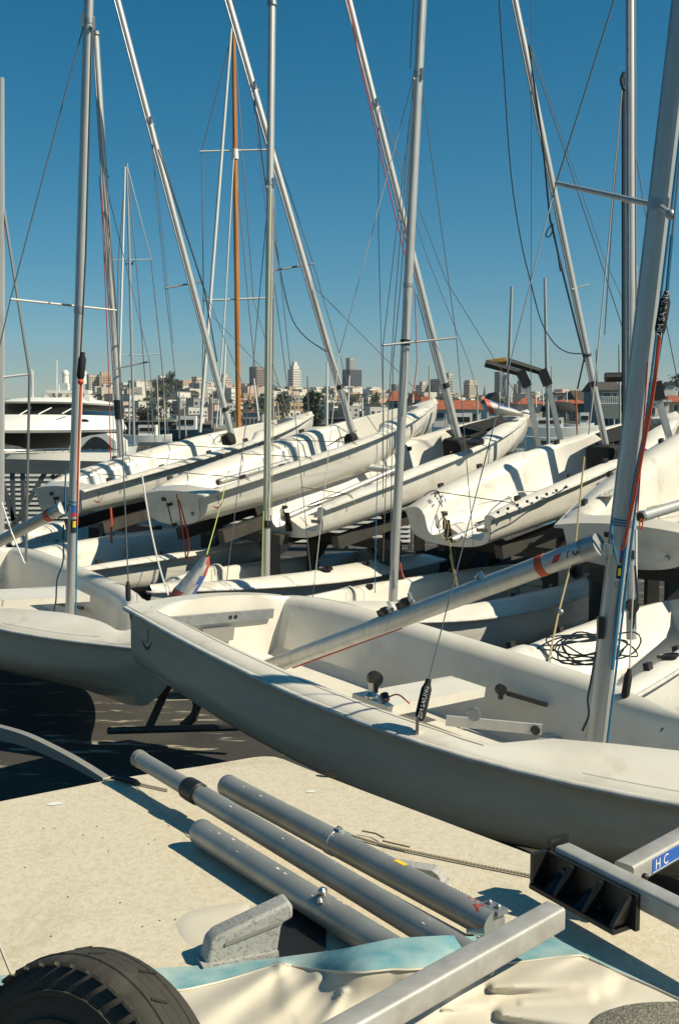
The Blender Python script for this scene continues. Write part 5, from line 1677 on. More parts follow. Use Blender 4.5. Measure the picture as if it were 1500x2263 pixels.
# loose striped jibs
def roll_sail(label, L_, R_, Y, bulge, red, blue, name='rolled_jib'):
    n, m_ = len(L_), 8
    V, Fc = [], []
    for i in range(n):
        a, b = at(*L_[i], Y), at(*R_[i], Y)
        for j in range(m_ + 1):
            t = j / m_
            V.append(a.lerp(b, t) - Vector((0, bulge * math.sin(math.pi * t) + .012 * math.sin(9 * t + i), 0)) + Vector((0, 0, .006 * math.sin(7 * t + 2 * i))))
    w = m_ + 1
    for i in range(n - 1):
        for j in range(m_):
            Fc.append((i * w + j, i * w + j + 1, (i + 1) * w + j + 1, (i + 1) * w + j))
    nb = len(V)
    V += [p + Vector((0, .02, 0)) for p in V[:nb]]
    Fc += [tuple(i + nb for i in f) for f in Fc]
    o = thing(name, label, 'sail', at(*L_[-1], Y))
    me = mk('sail_cloth', (V, Fc), [M['sail'], M['sailred'], M['sailblue']], o, True, 80, world=True)
    k = 0
    per = (n - 1) * m_
    for idx, p in enumerate(me.data.polygons):
        i, j = divmod(idx % per, m_)
        if (i, j) in red:
            p.material_index = 1
        elif (i, j) in blue:
            p.material_index = 2
    return o
roll_sail('crumpled white jib corner with red and blue edge standing behind the nearest transom', [(451, 1226), (436, 1244), (414, 1266), (396, 1288), (384, 1302), (374, 1316)], [(462, 1230), (463, 1250), (454, 1272), (446, 1290), (438, 1304), (428, 1318)], 6.95, .06, {(0, 7), (1, 7), (0, 6), (4, 0), (4, 1), (4, 2), (4, 3)}, {(2, 7), (3, 7), (2, 6), (4, 7)})
roll_sail('rolled white jib with a red end and blue stripe lying on a dinghy bow', [(1064, 878), (1078, 884), (1096, 889), (1118, 898), (1136, 904), (1150, 910)], [(1082, 914), (1092, 916), (1106, 918), (1122, 919), (1140, 920), (1154, 921)], 12.75, .12, {(0, j) for j in range(8)}, {(1, 0), (2, 0), (3, 0), (2, 1), (4, 0)})
solo('green_line', tube(sag(at(506, 1040, 9.5), at(457, 1226, 6.95), .02), .0038, 5), M['green'], 'thin lime green line running down to the crumpled jib corner', 'rope', smooth=True)
# red lines hanging from U2's transom and from L0's mast
def hang(label, pts, Y, r, m, group=None, name='hanging_line'):
    return solo(name, tube(cat([at(p[0], p[1], Y) for p in pts], 4), r, 6), M[m], label, 'rope', group, True)
hang('red line hanging in loops from the grey transom of the second upper boat', [(390, 1092), (394, 1110), (402, 1160), (408, 1200), (412, 1236), (418, 1200), (408, 1150), (396, 1105)], 10.6, .008, 'orange')
hang('red line hanging below the padded beam beside the second left mast', [(245, 1122), (247, 1150), (246, 1180), (248, 1216)], 11.5, .012, 'orange')
hang('white line slanting down to the nearest transom', [(314, 1050), (332, 1160), (352, 1250), (372, 1315)], 7.4, .006, 'inkwhite')
hang('white line at far left slanting down past the boom', [(4, 1110), (28, 1180), (55, 1245)], 7.4, .006, 'inkwhite')
hang('tan ropes hanging from the spar end on the wavy transom', [(992, 1195), (998, 1230), (1004, 1265), (1010, 1300), (1002, 1262), (994, 1225)], 9.9, .008, 'tan')
hang('red loop hanging from the boom end of the dinghy at the right edge', [(1415, 1146), (1412, 1158), (1415, 1170), (1419, 1158), (1418, 1147)], 7.25, .005, 'orange')
# rudder head standing on the stern of the RS boat, with rope
rh = thing('rudder_head', 'tan rudder head with a round cap standing on the wavy transom', 'rudder', at(982, 1165, 9.9))
c = at(981, 1132, 9.9)
mk('cap', lathe([(.004, .012), (.035, .008), (.035, -.004), (.012, -.012), (.010, -.06), (.018, -.10), (.016, -.16)], 12, Matrix.Translation(c)), mat('tan_plastic', (.20, .16, .09), .5), rh, True, world=True)
mk('rope_loop', tube(cat([at(978, 1142, 9.9), at(968, 1158, 9.9), at(972, 1180, 9.9), at(985, 1190, 9.9), at(990, 1165, 9.9), at(984, 1145, 9.9)], 4), .006, 5), M['tan'], rh, True, world=True)

# dollies under the near dinghies
dl = thing('launching_dolly', 'dark dolly legs under the sterns of the two near dinghies', 'dolly', Vector((-1.1, 6.6, GZ)))
mk('leg', beam(at(380, 1498, 6.75), at(328, 1612, 6.75), .07, .05), M['rack'], dl, world=True)
mk('leg', tube([at(432, 1535, 6.75), at(437, 1560, 6.75), at(428, 1585, 6.75), at(404, 1606, 6.75)], .032, 8), M['rack'], dl, True, world=True)
mk('handle_bar', tube([at(318, 1521, 6.6), at(372, 1517, 6.7)], .018, 8), M['rack'], dl, True, world=True)
mk('axle', tube([at(240, 1615, 6.8), at(560, 1606, 6.6)], .025, 8), M['rack'], dl, True, world=True)
d2 = thing('launching_dolly', 'dark dolly axle and wheels hidden in the shade below the nearest hull', 'dolly', Vector((0.6, 4.6, GZ)))
pw = WM[hero.name] @ Vector((2.2, 0, -.06))
sd = (WM[hero.name].to_3x3() @ Vector((0, 1, 0)))
mk('axle', tube([pw - sd * .7, pw + sd * .7], .03, 8), M['rack'], d2, True, world=True)
for s in (-1, 1):
    q = pw + sd * (.7 * s)
    q.z = GZ + .24
    mk('wheel', xf(lathe([(.10, -.06), (.20, -.07), (.24, -.03), (.24, .03), (.20, .07), (.10, .06)], 18), basis(q, (WM[hero.name].to_3x3() @ Vector((1, 0, 0))), (0, 0, 1))), M['tyre'], d2, True, world=True)
    mk('leg', beam(q, pw + sd * (.35 * s), .05, .05), M['rack'], d2, world=True)
mk('keel_beam', beam(WM[hero.name] @ Vector((.9, 0, -.05)), WM[hero.name] @ Vector((3.6, 0, -.02)), .07, .07), M['rack'], d2, world=True)

# ---------------------------------------------------------------- foreground: flat decked boat with spars on it
ZD = .75
out_px = [(-420, 1860), (0, 1768), (240, 1720), (440, 1690), (560, 1670), (585, 1668), (606, 1669), (628, 1675), (660, 1688), (800, 1742), (1000, 1818), (1220, 1902), (1500, 2012), (1800, 2130)]
top = [onz(px, py, ZD) for px, py in out_px] + [Vector((1.15, .95, ZD)), Vector((-1.5, .95, ZD))]
ctr = sum(top, Vector()) / len(top)
def inset(d, z):
    o_ = []
    for p in top:
        v = p - ctr
        v.z = 0
        o_.append(Vector((p.x, p.y, z)) - v.normalized() * d)
    return o_
fb = thing('flat_deck_boat', 'cream board boat with a speckled non skid deck and spars lying on it', 'boat', Vector((ctr.x, ctr.y, .45)))
rings = [inset(.10, .45), inset(.02, .58), inset(0, .66), inset(0, .735), inset(.005, .746), inset(.016, .750)]
n_ = len(top)
g = loft(rings, True, False)
mk('hull', (g[0], g[1] + [tuple(range(n_))[::-1]]), M['cream'], fb, True, 50, world=True)
mk('deck', ([p for p in inset(.016, .750)], [tuple(range(n_))]), M['nonskid'], fb, world=True)
# smooth moulded border, seams, worn spots, small parts
def flat(pts, m, name, dz=.0015, parent=fb):
    return mk(name, ([onz(px, py, ZD + dz) for px, py in pts], [tuple(range(len(pts)))]), m, parent, world=True)
def ribbon(pts, w, m, name, dz=.002, h=.0015):
    P = [onz(px, py, ZD + dz) for px, py in pts]
    V, Fc = [], []
    for i, p in enumerate(P):
        d = (P[min(i + 1, len(P) - 1)] - P[max(0, i - 1)]).normalized()
        s = Vector((-d.y, d.x, 0)) * w / 2
        V += [p - s, p + s]
        if i:
            k = len(V)
            Fc.append((k - 4, k - 3, k - 1, k - 2))
    return mk(name, (V, Fc), m, fb, world=True)
ribbon([(300, 1735), (360, 1790), (420, 1850)], .004, M['cream'], 'deck_seam')
ribbon([(0, 2085), (26, 2150)], .004, M['cream'], 'deck_seam')
for (px, py, r_) in ((122, 1775, .020), (688, 1748, .014), (590, 1800, .010)):
    c = onz(px, py, ZD + .002)
    mk('worn_spot', ([c + Vector((r_ * (1 + .25 * math.sin(3 * t + px)) * math.cos(t), r_ * .7 * (1 + .2 * math.sin(2 * t)) * math.sin(t), -.0005)) for t in [i * math.pi / 9 for i in range(18)]], [tuple(range(18))]), M['white'], fb, world=True)
rs_ = random.Random(4)
for i in range(16):
    px, py = rs_.uniform(30, 420), rs_.uniform(1800, 2090)
    c = onz(px, py, ZD + .001)
    mk('dirt_speck', lathe([(.0022, 0), (.001, .001)], 6, Matrix.Translation(c)), M['inkblack'], fb, world=True)
c = onz(730, 1716, ZD)
mk('deck_cleat', join(box(c.x, c.y, c.z + .008, .035, .018, .016), box(c.x - .01, c.y, c.z + .02, .012, .014, .014), box(c.x + .01, c.y, c.z + .02, .012, .014, .014)), M['black'], fb, world=True)
# moulded lip by the front handle
lip = [(378, 2040), (400, 2018), (450, 2000), (540, 1988), (560, 2000), (540, 2060), (520, 2120), (480, 2134), (440, 2110), (395, 2075)]
P = [onz(x, y, ZD) for x, y in lip]
cl = sum(P, Vector()) / len(P)
P = [p for p in cat(P + [P[0]], 4)][:-1]
rg = [[p + Vector((0, 0, -.003)) for p in P], [cl + (p - cl) * .80 + Vector((0, 0, .003)) for p in P], [cl + (p - cl) * .5 + Vector((0, 0, .005)) for p in P]]
mk('moulded_lip', loft(rg, True, True), M['cream'], fb, True, 60, world=True)
# shadow of spar and handle painted as a black patch on the deck
flat([(560, 2010), (640, 1975), (720, 2050), (720, 2120), (600, 2140)], M['black'], 'spar_shadow', .002)
# grey speckled grab handles
def handle(label, foot, tip, h0, h1, w, drop=.035):
    a = onz(*foot, ZD)
    b = onz(*tip, ZD)
    u = (b - a)
    L = u.length
    m_ = basis(a, u, (-u.y, u.x, 0))
    r = thing('grab_handle', label, 'handle', m_)
    prof = [(-.012, 0), (.0, h0 * .78), (.016, h0), (L * .96, h1), (L, h1 - .012), (L, h1 - drop), (L * .90, h1 - drop - .006), (L * .86, h1 - drop * 1.3), (L * .80, 0)]
    me = prism(prof, w)
    g = xf(me, Matrix.Translation((0, w / 2, 0)) @ Matrix.Rotation(math.pi / 2, 4, 'X'))
    o = mk('grip', g, M['greypl'], r)
    bv = o.modifiers.new('edge', 'BEVEL')
    bv.width = .007
    bv.segments = 3
    bv.limit_method = 'ANGLE'
    o.data.polygons.foreach_set('use_smooth', [True] * len(o.data.polygons))
    o.data.set_sharp_from_angle(angle=rad(60))
    web = [(.03, 0), (.035, h0 * .72), (L * .78, h1 - drop - .012), (L * .74, 0)]
    mk('groove', xf(beam((.03, -w / 2 - .001, h0 * .70), (L * .84, -w / 2 - .001, h1 - drop - .004), .004, .006), Matrix.Identity(4)), M['inkgrey'], r)
    mk('foot', box(L * .35, -w * .25, .006, L * .9, w * .9, .012), M['greypl'], r)
    return r
handle('grey speckled grab handle standing on the cream deck beside the tyre', (458, 2128), (640, 2092), .062, .105, .048)
handle('grey speckled grab handle half hidden behind the spar with the yellow sticker', (975, 1958), (868, 1935), .040, .036, .035, .014)
# three spars
def big_spar(label, far, near, z, r, m=None, z2=None):
    a, b = onz(*far, z), onz(*near, z2 or z)
    ax = (b - a).normalized()
    t = thing('mast_section', label, 'spar', a, 'mast sections lying on the flat deck')
    mk('tube', tube([a, a.lerp(b, .5), b], r, 28), m or M['spar'], t, True, 40, world=True)
    mk('rim', lathe([(r * .86, -.001), (r * 1.0, -.002), (r * 1.035, .004), (r * 1.03, .010), (r, .013)], 28, basis(a, Vector((0, 0, 1)).cross(ax), Vector((0, 0, 1)) - ax * ax.z) ), M['aludark'], t, True, 40, world=True)
    return t, a, b, ax
spA, a1, b1, x1 = big_spar('right spar of three with a yellow sticker and red print near its lower end', (502, 1736), (1092, 2047), .805, .0305, None, .800)
spB, a2, b2, x2 = big_spar('longest middle spar of three with a thick black collar', (307, 1676), (1075, 2136), .83, .0235, None, .796)
spC, a3, b3, x3 = big_spar('left spar of three with a small metal pin clip', (443, 1838), (905, 2128), .790, .0315, None, .784)
def on_spar(a, b, px):
    lo, hi = 0.0, 1.0
    for _ in range(40):
        t = (lo + hi) / 2
        q = a.lerp(b, t)
        if CX + F * q.x / (q.y * _c - (q.z - CAMZ) * _s) < px:
            lo = t
        else:
            hi = t
    return a.lerp(b, lo)
c = on_spar(a2, b2, 428)
mk('collar', lathe([(.0245, -.035), (.030, -.030), (.031, .0), (.030, .028), (.0245, .034)], 24, basis(c, Vector((0, 0, 1)).cross(x2), Vector((0, 0, 1)) - x2 * x2.z)), M['black'], spB, True, 40, world=True)
c2 = on_spar(a2, b2, 450)
mk('tube', tube([c2, b2], .0275, 28), M['spar'], spB, True, 40, world=True)
mk('end_plug', tube([a2 - x2 * .004, a2 + x2 * .02], .0252, 24), M['inkgrey'], spB, True, 40, world=True)
def patch_on(a, b, ax, r, px, L_, ang0, ang1, m, name, parent, off=.0006, n=6):
    """thin curved decal; angles measured from straight up, positive towards the viewer's right"""
    c = on_spar(a, b, px)
    up = (Vector((0, 0, 1)) - ax * ax.z).normalized()
    side = ax.cross(up)
    V, Fc = [], []
    for i in range(n + 1):
        t = rad(ang0 + (ang1 - ang0) * i / n)
        d = up * math.cos(t) + side * math.sin(t)
        V += [c + d * (r + off) - ax * L_ / 2, c + d * (r + off) + ax * L_ / 2]
        if i:
            k = len(V)
            Fc.append((k - 4, k - 3, k - 1, k - 2))
    return mk(name, (V, Fc), m, parent, world=True)
patch_on(a1, b1, x1, .0305, 882, .034, -62, 5, M['yellow'], 'yellow_sticker', spA)
def print_on(a, b, ax, r, px, g, m, name, parent, ang=-20, off=.0006, flip=1):
    c = on_spar(a, b, px)
    up = (Vector((0, 0, 1)) - ax * ax.z).normalized()
    side = ax.cross(up)
    V = []
    for v in g[0]:
        t = rad(ang) + v.y / r
        d = up * math.cos(t) + side * math.sin(t)
        V.append(c + d * (r + off) + ax * v.x * flip)
    return mk(name, (V, g[1]), m, parent, world=True)
zig = []
for k, x in enumerate((0, .012, .024, .038, .050, .062)):
    zig.append(beam((x * .7 - .02, -.014 if k % 2 else .004, 0), (x * .7 - .012, .006 if k % 2 else .016, 0), .004, .0002, Vector((0, 0, 1))))
print_on(a1, b1, x1, .0305, 1045, join(*zig), M['redst'], 'red_print', spA, -30)
zig = [beam((-.03 + .010 * k, -.012, 0), (-.026 + .010 * k, .012, 0), .003, .0002) for k in range(5)]
print_on(a1, b1, x1, .0305, 1012, join(*zig), M['redst'], 'red_print', spA, -55)
print_on(a1, b1, x1, .0305, 1062, xf(text_geo('OA', .034), Matrix.Rotation(rad(90), 4, 'Z')), M['redst'], 'lettering', spA, -10)
# spar fittings
up1 = (Vector((0, 0, 1)) - x1 * x1.z).normalized()
s1 = x1.cross(up1)
c = on_spar(a1, b1, 738)
mk('clip_plate', lathe([(.0305, -.012), (.0325, -.010), (.0325, .010), (.0305, .012)], 24, basis(c, Vector((0, 0, 1)).cross(x1), up1)), M['spar'], spA, True, 40, world=True)
mk('pin_clip', tube(cat([c + up1 * .026 - s1 * .022, c + up1 * .036 - s1 * .008 + x1 * .006, c + up1 * .034 + x1 * .018, c + up1 * .020 - s1 * .026 + x1 * .022, c + up1 * .005 - s1 * .034 + x1 * .016], 4), .0045, 6), M['steel'], spA, True, world=True)
c = on_spar(a1, b1, 1078)
mk('end_fitting', join(xf(box(0, 0, 0, .050, .030, .010), basis(c + up1 * .026 - s1 * .016, x1, s1)), xf(sphere((0, 0, 0), .006, 8, 5), Matrix.Translation(c + up1 * .034 - s1 * .016 - x1 * .012)), xf(sphere((0, 0, 0), .006, 8, 5), Matrix.Translation(c + up1 * .034 - s1 * .016 + x1 * .012))), M['aludark'], spA, True, 40, world=True)
q = onz(1030, 2062, .80)
mk('pin', tube([q, q + Vector((.035, -.002, .004))], .007, 8), M['steel'], spA, True, world=True)
up3 = (Vector((0, 0, 1)) - x3 * x3.z).normalized()
s3 = x3.cross(up3)
c = on_spar(a3, b3, 722)
mk('pin_clip', tube(cat([c + up3 * .030 - s3 * .018 - x3 * .03, c + up3 * .037 + s3 * .002 - x3 * .01, c + up3 * .033 + s3 * .018, c + up3 * .026 + s3 * .024 + x3 * .01], 4), .0055, 8), M['aludark'], spC, True, world=True)
mk('pin', lathe([(.008, 0), (.010, .004), (.010, .012), (.005, .018)], 10, basis(c + up3 * .036 + s3 * .012, s3, x3)), M['steel'], spC, True, world=True)
def specks(a, b, ax, r, sp, n, seed):
    rn = random.Random(seed)
    G = []
    up = (Vector((0, 0, 1)) - ax * ax.z).normalized()
    side = ax.cross(up)
    for i in range(n):
        c = a.lerp(b, rn.uniform(.08, .85))
        t = rad(rn.uniform(-70, 40))
        d = up * math.cos(t) + side * math.sin(t)
        e = -up * math.sin(t) + side * math.cos(t)
        s_ = rn.uniform(.0015, .0085)
        o_ = c + d * (r + .0005)
        G.append(([o_ - ax * s_, o_ + e * s_ * .35, o_ + ax * s_ * 1.4, o_ - e * s_ * .35], [(0, 1, 2, 3)]))
    mk('paint_speck', join(*G), M['inkwhite'], sp, world=True, kind='stuff')
specks(a1, b1, x1, .0305, spA, 12, 1)
specks(c2, b2, x2, .0275, spB, 12, 2)
specks(a3, b3, x3, .0315, spC, 12, 3)
# shock cords with dark flecks
def cord(label, pts, r=.0036):
    P = [onz(x, y, ZD + .006) for x, y in pts]
    P = cat(P, 6)
    t = thing('shock_cord', label, 'cord', P[0])
    mk('cord', tube(P, r, 7), mat('cord_cream', (.50, .43, .30), .8), t, True, world=True)
    G, acc = [], 0
    for i in range(len(P) - 1):
        d = P[i + 1] - P[i]
        k = int(d.length / .0065)
        for j in range(k):
            o_ = P[i] + d * ((j + .5) / k)
            G.append(tube([o_ - d.normalized() * .0016, o_ + d.normalized() * .0016], r * 1.03, 6))
    mk('fleck', join(*G), M['inkblack'], t, world=True, kind='stuff')
    return t
cord('flecked cream shock cord running under the right spar to the bracket', [(752, 1838), (830, 1862), (905, 1880), (1010, 1902), (1110, 1922), (1200, 1940)])
cord('flecked cream shock cord with a dark end by the curved batten', [(228, 1722), (262, 1718), (310, 1732), (372, 1746)])
cord('short flecked cream cord between the middle and right spars', [(500, 1772), (525, 1780), (545, 1790)])
solo('cord_sleeve', tube([onz(246, 1719, ZD + .01), onz(272, 1720, ZD + .012), onz(300, 1728, ZD + .010), onz(310, 1733, ZD + .008)], [.004, .010, .009, .004], 8), M['black'], 'black tapered sleeve on the cord end beside the curved batten', 'cord', smooth=True)
for i, pts in enumerate((((800, 1836), (830, 1842), (848, 1852)), ((845, 1858), (870, 1864), (905, 1872)))):
    solo('twig', tube([onz(x, y, ZD + .012) for x, y in pts], .0022, 5), M['wood'], ('dry twig lying across the shock cord nearer the spar clip', 'dry twig lying along the shock cord nearer the hidden handle')[i], 'twig')
# curved batten at left
px_ = [(-90, 1585), (0, 1604), (60, 1622), (112, 1646), (160, 1671), (205, 1698), (242, 1722)]
Ys = [3.55, 3.45, 3.37, 3.29, 3.20, 3.13, 3.07]
top_ = cat([at(x, y, Y) for (x, y), Y in zip(px_, Ys)], 5)
rings = []
for i, p in enumerate(top_):
    d = top_[min(i + 1, len(top_) - 1)] - top_[max(0, i - 1)]
    s = Vector((-d.y, d.x, 0)).normalized() * .012
    hgt = .045 * (1 - .75 * i / (len(top_) - 1)) + .006
    rings.append([p - s, p + s, p + s - Vector((0, 0, hgt)), p - s - Vector((0, 0, hgt))])
solo('curved_batten', loft(rings), M['inkgrey'], 'curved grey batten arching in from the left edge to the cream deck', 'batten', smooth=False)
# sail cover cloth in front
def edge_y(px):
    pts = [(-120, 2172), (0, 2155), (170, 2146), (340, 2140), (480, 2131), (607, 2117), (750, 2098), (870, 2073), (985, 2067), (1060, 2070), (1150, 2066), (1225, 2072), (1285, 2104), (1365, 2142), (1450, 2180), (1560, 2232), (1700, 2300)]
    for i in range(len(pts) - 1):
        if px <= pts[i + 1][0]:
            t = (px - pts[i][0]) / (pts[i + 1][0] - pts[i][0])
            return pts[i][1] + (pts[i + 1][1] - pts[i][1]) * t
    return pts[-1][1]
def seg_d(px, py, a, b):
    vx, vy = b[0] - a[0], b[1] - a[1]
    t = max(0, min(1, ((px - a[0]) * vx + (py - a[1]) * vy) / (vx * vx + vy * vy)))
    dx, dy = px - a[0] - vx * t, py - a[1] - vy * t
    side = (vx * dy - vy * dx) / math.hypot(vx, vy)
    return math.hypot(dx, dy), t, side
def fold(px, py):
    h = .010 + .003 * math.sin(px * .011 + py * .006) + .002 * math.sin(px * .021 - py * .017)
    for a, b, amp, w in (((622, 2134), (430, 2262), .014, 24), ((622, 2134), (642, 2215), .006, 22), ((1090, 2182), (1330, 2166), .015, 19), ((1110, 2240), (1345, 2262), .019, 26), ((1000, 2190), (860, 2300), .008, 30), ((300, 2200), (120, 2300), .008, 30), ((1285, 2106), (1100, 2182), .006, 18), ((700, 2160), (560, 2280), .009, 22), ((1150, 2215), (1300, 2200), .007, 10), ((760, 2190), (700, 2290), .006, 14), ((980, 2230), (1080, 2215), .005, 10)):
        d, t, s = seg_d(px, py, a, b)
        ww = w * (.55 + .9 * t)
        h += amp * math.exp(-(d / ww) ** 2)
        if s > 0:
            h -= amp * .22 * math.exp(-((d - ww * 1.4) / (ww * .7)) ** 2)
    return max(.004, h)
V, Fc, mi2 = [], [], []
cols = list(range(-120, 1640, 7))
nv = 52
def teal_w(px):
    pts = [(-200, 46), (340, 52), (410, 52), (520, 34), (620, 14), (690, 36), (800, 62), (900, 72), (1000, 70), (1150, 60), (1225, 44), (1285, 7), (1450, 5), (1700, 5)]
    for i in range(len(pts) - 1):
        if px <= pts[i + 1][0]:
            t = (px - pts[i][0]) / (pts[i + 1][0] - pts[i][0])
            return pts[i][1] + (pts[i + 1][1] - pts[i][1]) * t
    return 5
for px in cols:
    e = edge_y(px)
    tw = teal_w(px)
    for j in range(nv):
        if j <= 6:
            py = e + tw * j / 6
        else:
            py = e + tw + (2420 - e - tw) * ((j - 6) / (nv - 7)) ** 1.15
        f = fold(px, py) * min(1, .3 + j / 4)
        f += .085 * math.exp(-((px - 885) / 175) ** 4) * math.exp(-(max(0, py - e - tw * .5) / 90) ** 2)
        V.append(onz(px, py, ZD + .004 + f))
for i in range(len(cols) - 1):
    for j in range(nv - 1):
        a = i * nv + j
        Fc.append((a, a + 1, a + nv + 1, a + nv))
        mi2.append(1 if j < 6 else 0)
nb = len(V)
cover_t = thing('sail_cover', 'creased cream cloth cover with a faded teal border across the bottom', 'cover', onz(900, 2180, ZD))
teal_f = [f for f, k in zip(Fc, mi2) if k]
cream_f = [f for f, k in zip(Fc, mi2) if not k]
def sub(faces):
    ids = sorted({i for f in faces for i in f})
    mp_ = {i: k for k, i in enumerate(ids)}
    return [V[i] for i in ids], [tuple(mp_[i] for i in f) for f in faces]
mk('cloth', sub(cream_f), M['cloth'], cover_t, True, 80, world=True)
mk('border', sub(teal_f), M['teal'], cover_t, True, 80, world=True)
hem = []
for px in range(-100, 1600, 14):
    py = edge_y(px) + teal_w(px)
    f = fold(px, py) + .085 * math.exp(-((px - 885) / 175) ** 4) * math.exp(-(max(0, teal_w(px) * .5) / 90) ** 2)
    hem.append(onz(px, py, ZD + .0055 + f))
mk('hem', tube(hem, .0022, 5), M['cream'], cover_t, True, world=True)
# woven pad at lower right
c = onz(1545, 2330, .84)
pad = []
for r_, z_ in ((.92, -.02), (1.0, -.008), (1.0, .004), (.93, .012), (.5, .014)):
    pad.append([Vector((c.x + .17 * r_ * math.copysign(abs(math.cos(t)) ** .8, math.cos(t)), c.y + .135 * r_ * math.copysign(abs(math.sin(t)) ** .8, math.sin(t)), c.z + z_)) for t in [2 * math.pi * i / 40 for i in range(40)]])
solo('woven_pad', loft(pad), M['mesh'], 'grey brown woven mesh pad at the lower right corner', 'pad', smooth=True)
# tyre at lower left: upright dolly wheel, tread towards the spars
wheel = thing('dolly_wheel', 'black treaded dolly tyre at the lower left corner', 'wheel', Vector((-.335, 1.27, ZD)))
wc = Vector((-.318, 1.225, .930))
wax = Vector((-.55, -.80, .26)).normalized()
wm_ = basis(wc, wax.cross(Vector((0, 0, 1))).cross(wax) * -1, Vector((0, 0, 1)).cross(wax))
Rw, Ww = .205, .105
prof = [(Rw * .52, -Ww * .42), (Rw * .70, -Ww * .50), (Rw * .86, -Ww * .49), (Rw * .95, -Ww * .42), (Rw * .985, -Ww * .30), (Rw, -Ww * .12), (Rw, Ww * .12), (Rw * .985, Ww * .30), (Rw * .95, Ww * .42), (Rw * .86, Ww * .49), (Rw * .70, Ww * .50), (Rw * .52, Ww * .42)]
V, Fc = [], []
N = 72
for j in range(N):
    t = 2 * math.pi * j / N
    for r_, z_ in prof:
        V.append(Vector((r_ * math.cos(t), r_ * math.sin(t), z_)))
K = len(prof)
for j in range(N):
    for i in range(K - 1):
        j2 = (j + 1) % N
        Fc.append((j * K + i, j * K + i + 1, j2 * K + i + 1, j2 * K + i))
tyre = mk('tyre', xf((V, Fc), wm_), M['tyre'], wheel, True, 50, world=True)
SGN = 1 if (wm_.to_3x3() @ Vector((0, 0, 1))).y < 0 else -1
G, G2 = [], []
for j in range(44):
    t = 2 * math.pi * j / 44
    for zc, tw, rr in ((SGN * Ww * .40, SGN * .5, Rw * .957),):
        m_ = Matrix.Rotation(t, 4, 'Z') @ Matrix.Translation((rr - .0035, 0, zc)) @ Matrix.Rotation(tw * .9, 4, 'Y')
        G.append(xf(box(0, 0, 0, .004, Rw * .085, .020), m_))
    m_ = Matrix.Rotation(t + .05, 4, 'Z') @ Matrix.Translation((Rw * .9985, 0, .0)) @ Matrix.Rotation(.5 * (1 if j % 2 else -1), 4, 'X')
    if j % 2 == 0:
        G2.append(xf(box(0, 0, (.012 if j % 4 else -.012), .004, .004, .022), m_))
mk('tread_block', xf(join(*G), wm_), M['tyre'], tyre, world=True, kind='stuff')
mk('tread_groove', xf(join(*G2), wm_), M['blackfab'], tyre, world=True, kind='stuff')
mk('tread_rib', xf(join(*[lathe([(Rw * .994 + .0, z0 - .004), (Rw * 1.002, z0 - .003), (Rw * 1.002, z0 + .003), (Rw * .994, z0 + .004)], 60) for z0 in (-Ww * .2, -Ww * .07, Ww * .07, Ww * .2)]), wm_), M['tyre'], tyre, True, 40, world=True)
mk('sidewall_rib', xf(join(*[lathe([(Rw * q, SGN * Ww * .49), (Rw * q + .002, SGN * (Ww * .49 + .003)), (Rw * q + .006, SGN * (Ww * .49 + .003)), (Rw * q + .008, SGN * Ww * .48)], 48) for q in (.62, .78)]), wm_), M['tyre'], tyre, True, 40, world=True)
mk('rim', xf(lathe([(.02, -.04), (Rw * .54, -.036), (Rw * .54, .036), (.02, .04)], 24), wm_), M['black'], wheel, True, 40, world=True)
# ---------------------------------------------------------------- galvanised trailer frame
ZT = .882
tr = thing('trailer_frame', 'galvanised square tube trailer frame with a black corner bracket', 'trailer', onz(1240, 2000, ZD))
bw = .046
def topbeam(p, q, z, name, w=bw, h=bw, ext0=0.0, ext1=0.0, m=None):
    a, b = onz(*p, z), onz(*q, z)
    d = (b - a).normalized()
    a, b = a - d * ext0, b + d * ext1
    dn = Vector((0, 0, h / 2))
    return mk(name, beam(a - dn, b - dn, w, h, rnd=.007), m or M['galv'], tr, True, 50, world=True), a, b, d
T1, ta, tb, td = topbeam((1226, 1998), (777, 2246), ZT, 'beam', ext1=.5)
C1, ca, cb, cd = topbeam((1243, 1866), (1500, 1992), ZT, 'cross_beam', ext1=.6)
T2, ua, ub, ud = topbeam((1378, 1908), (1500, 1841), ZT, 'beam', ext1=.7)
ln = Vector((cd.y, -cd.x, 0)).normalized()
if ln.y > 0:
    ln = -ln
# bracket: back plate, lip and ribs, hanging on the camera side of the cross beam
m_ = basis(ca - cd * .012 - Vector((0, 0, .048)) + ln * (bw / 2), cd, ln)   # x along the beam, y towards the camera
zs_ = 1 if m_.col[2].z > 0 else -1
LB = .256
G = [box(LB / 2, .006, 0, LB, .012, .074), box(LB / 2 - .01, .030, -.034 * zs_, LB * .96, .056, .010), box(-.004, .026, 0, .010, .052, .074)]
for x in (.085, .170, .246):
    G.append(beam((x, .014, .032 * zs_), (x - .015, .044, -.032 * zs_), .008, .030, Vector((0, 1, 0))))
mk('corner_bracket', xf(join(*G), m_), M['black'], tr, False, world=True)
for x in (.040, .130):
    mk('bracket_gusset', xf(([Vector((x - .036, .012, -.029 * zs_)), Vector((x + .036, .012, -.029 * zs_)), Vector((x, .056, -.029 * zs_)), Vector((x, .013, .004 * zs_))], [(0, 1, 2), (0, 3, 1), (1, 3, 2), (2, 3, 0)]), m_), M['black'], tr, world=True)
for x in (.055, .230):
    mk('bolt', xf(lathe([(.006, 0), (.006, .006), (.003, .008)], 8, Matrix.Translation((x, .012, .012 * zs_)) @ Matrix.Rotation(-math.pi / 2, 4, 'X')), m_), M['rack'], tr, True, world=True)
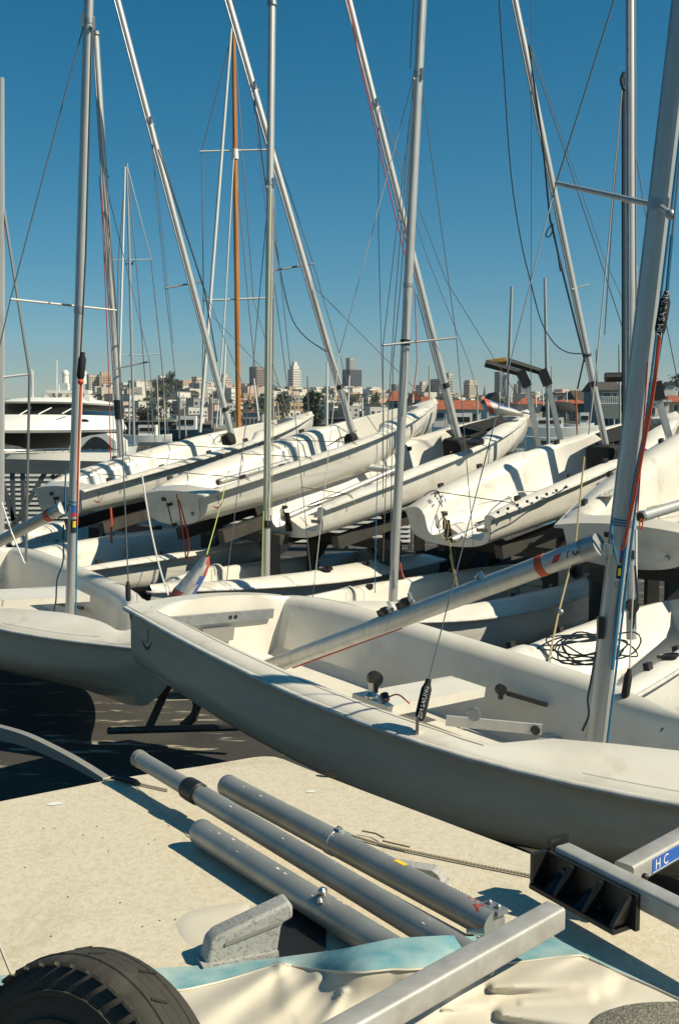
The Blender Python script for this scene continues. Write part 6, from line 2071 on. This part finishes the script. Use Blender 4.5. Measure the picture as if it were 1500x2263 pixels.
mk('bracket_cap', xf(box(-.004, -bw / 2, .034 * zs_, .012, bw * 1.15, .052), m_), M['black'], tr, world=True)
mk('bolt', sphere(onz(1424, 1938, ZT - .02), .008, 8, 6), M['black'], tr, True, world=True)
# blue sticker with white letters on the far beam
un = Vector((ud.y, -ud.x, 0)).normalized()
if un.y > 0:
    un = -un
def beam_pt(px):
    lo, hi = 0.0, 1.0
    for _ in range(40):
        t = (lo + hi) / 2
        q = ua.lerp(ub, t) + un * bw / 2 - Vector((0, 0, bw / 2))
        if CX + F * q.x / (q.y * _c - (q.z - CAMZ) * _s) < px:
            lo = t
        else:
            hi = t
    return ua.lerp(ub, lo) + un * (bw / 2 + .0008) - Vector((0, 0, bw / 2))
p0 = beam_pt(1440)
sm = basis(p0, ud, (0, 0, 1))
st = mk('blue_sticker', xf(box(.075, 0, 0, .15, .032, .0006), sm), M['bluest'], tr, world=True)
off_ = .0009 if sm.col[2].dot(Vector((un.x, un.y, 0, 0))) > 0 else -.0009
mk('lettering', xf(text_geo('H', .032), sm @ Matrix.Translation((.022, 0, off_))), M['inkwhite'], st, world=True)
mk('lettering', xf(text_geo('C', .032), sm @ Matrix.Translation((.056, 0, off_))), M['inkwhite'], st, world=True)
mk('sticker_rule', xf(box(.075, -.0135, off_, .146, .0014, .0003), sm), M['inkwhite'], st, world=True)

# ---------------------------------------------------------------- thin harbour haze: one closed box round everything
hz = mk('haze', box(0, 3950, 78.2, 16600, 8320, 164), None)
hz['kind'] = 'stuff'
hm = bpy.data.materials.new('haze_air')
hm.use_nodes = True
ht = hm.node_tree
for n in list(ht.nodes):
    ht.nodes.remove(n)
ho = ht.nodes.new('ShaderNodeOutputMaterial')
pv = ht.nodes.new('ShaderNodeVolumePrincipled')
pv.inputs['Color'].default_value = (.82, .88, .95, 1)
pv.inputs['Density'].default_value = 0.00008
pv.inputs['Anisotropy'].default_value = 0.2
ht.links.new(pv.outputs[0], ho.inputs['Volume'])
hz.data.materials.clear()
hz.data.materials.append(hm)
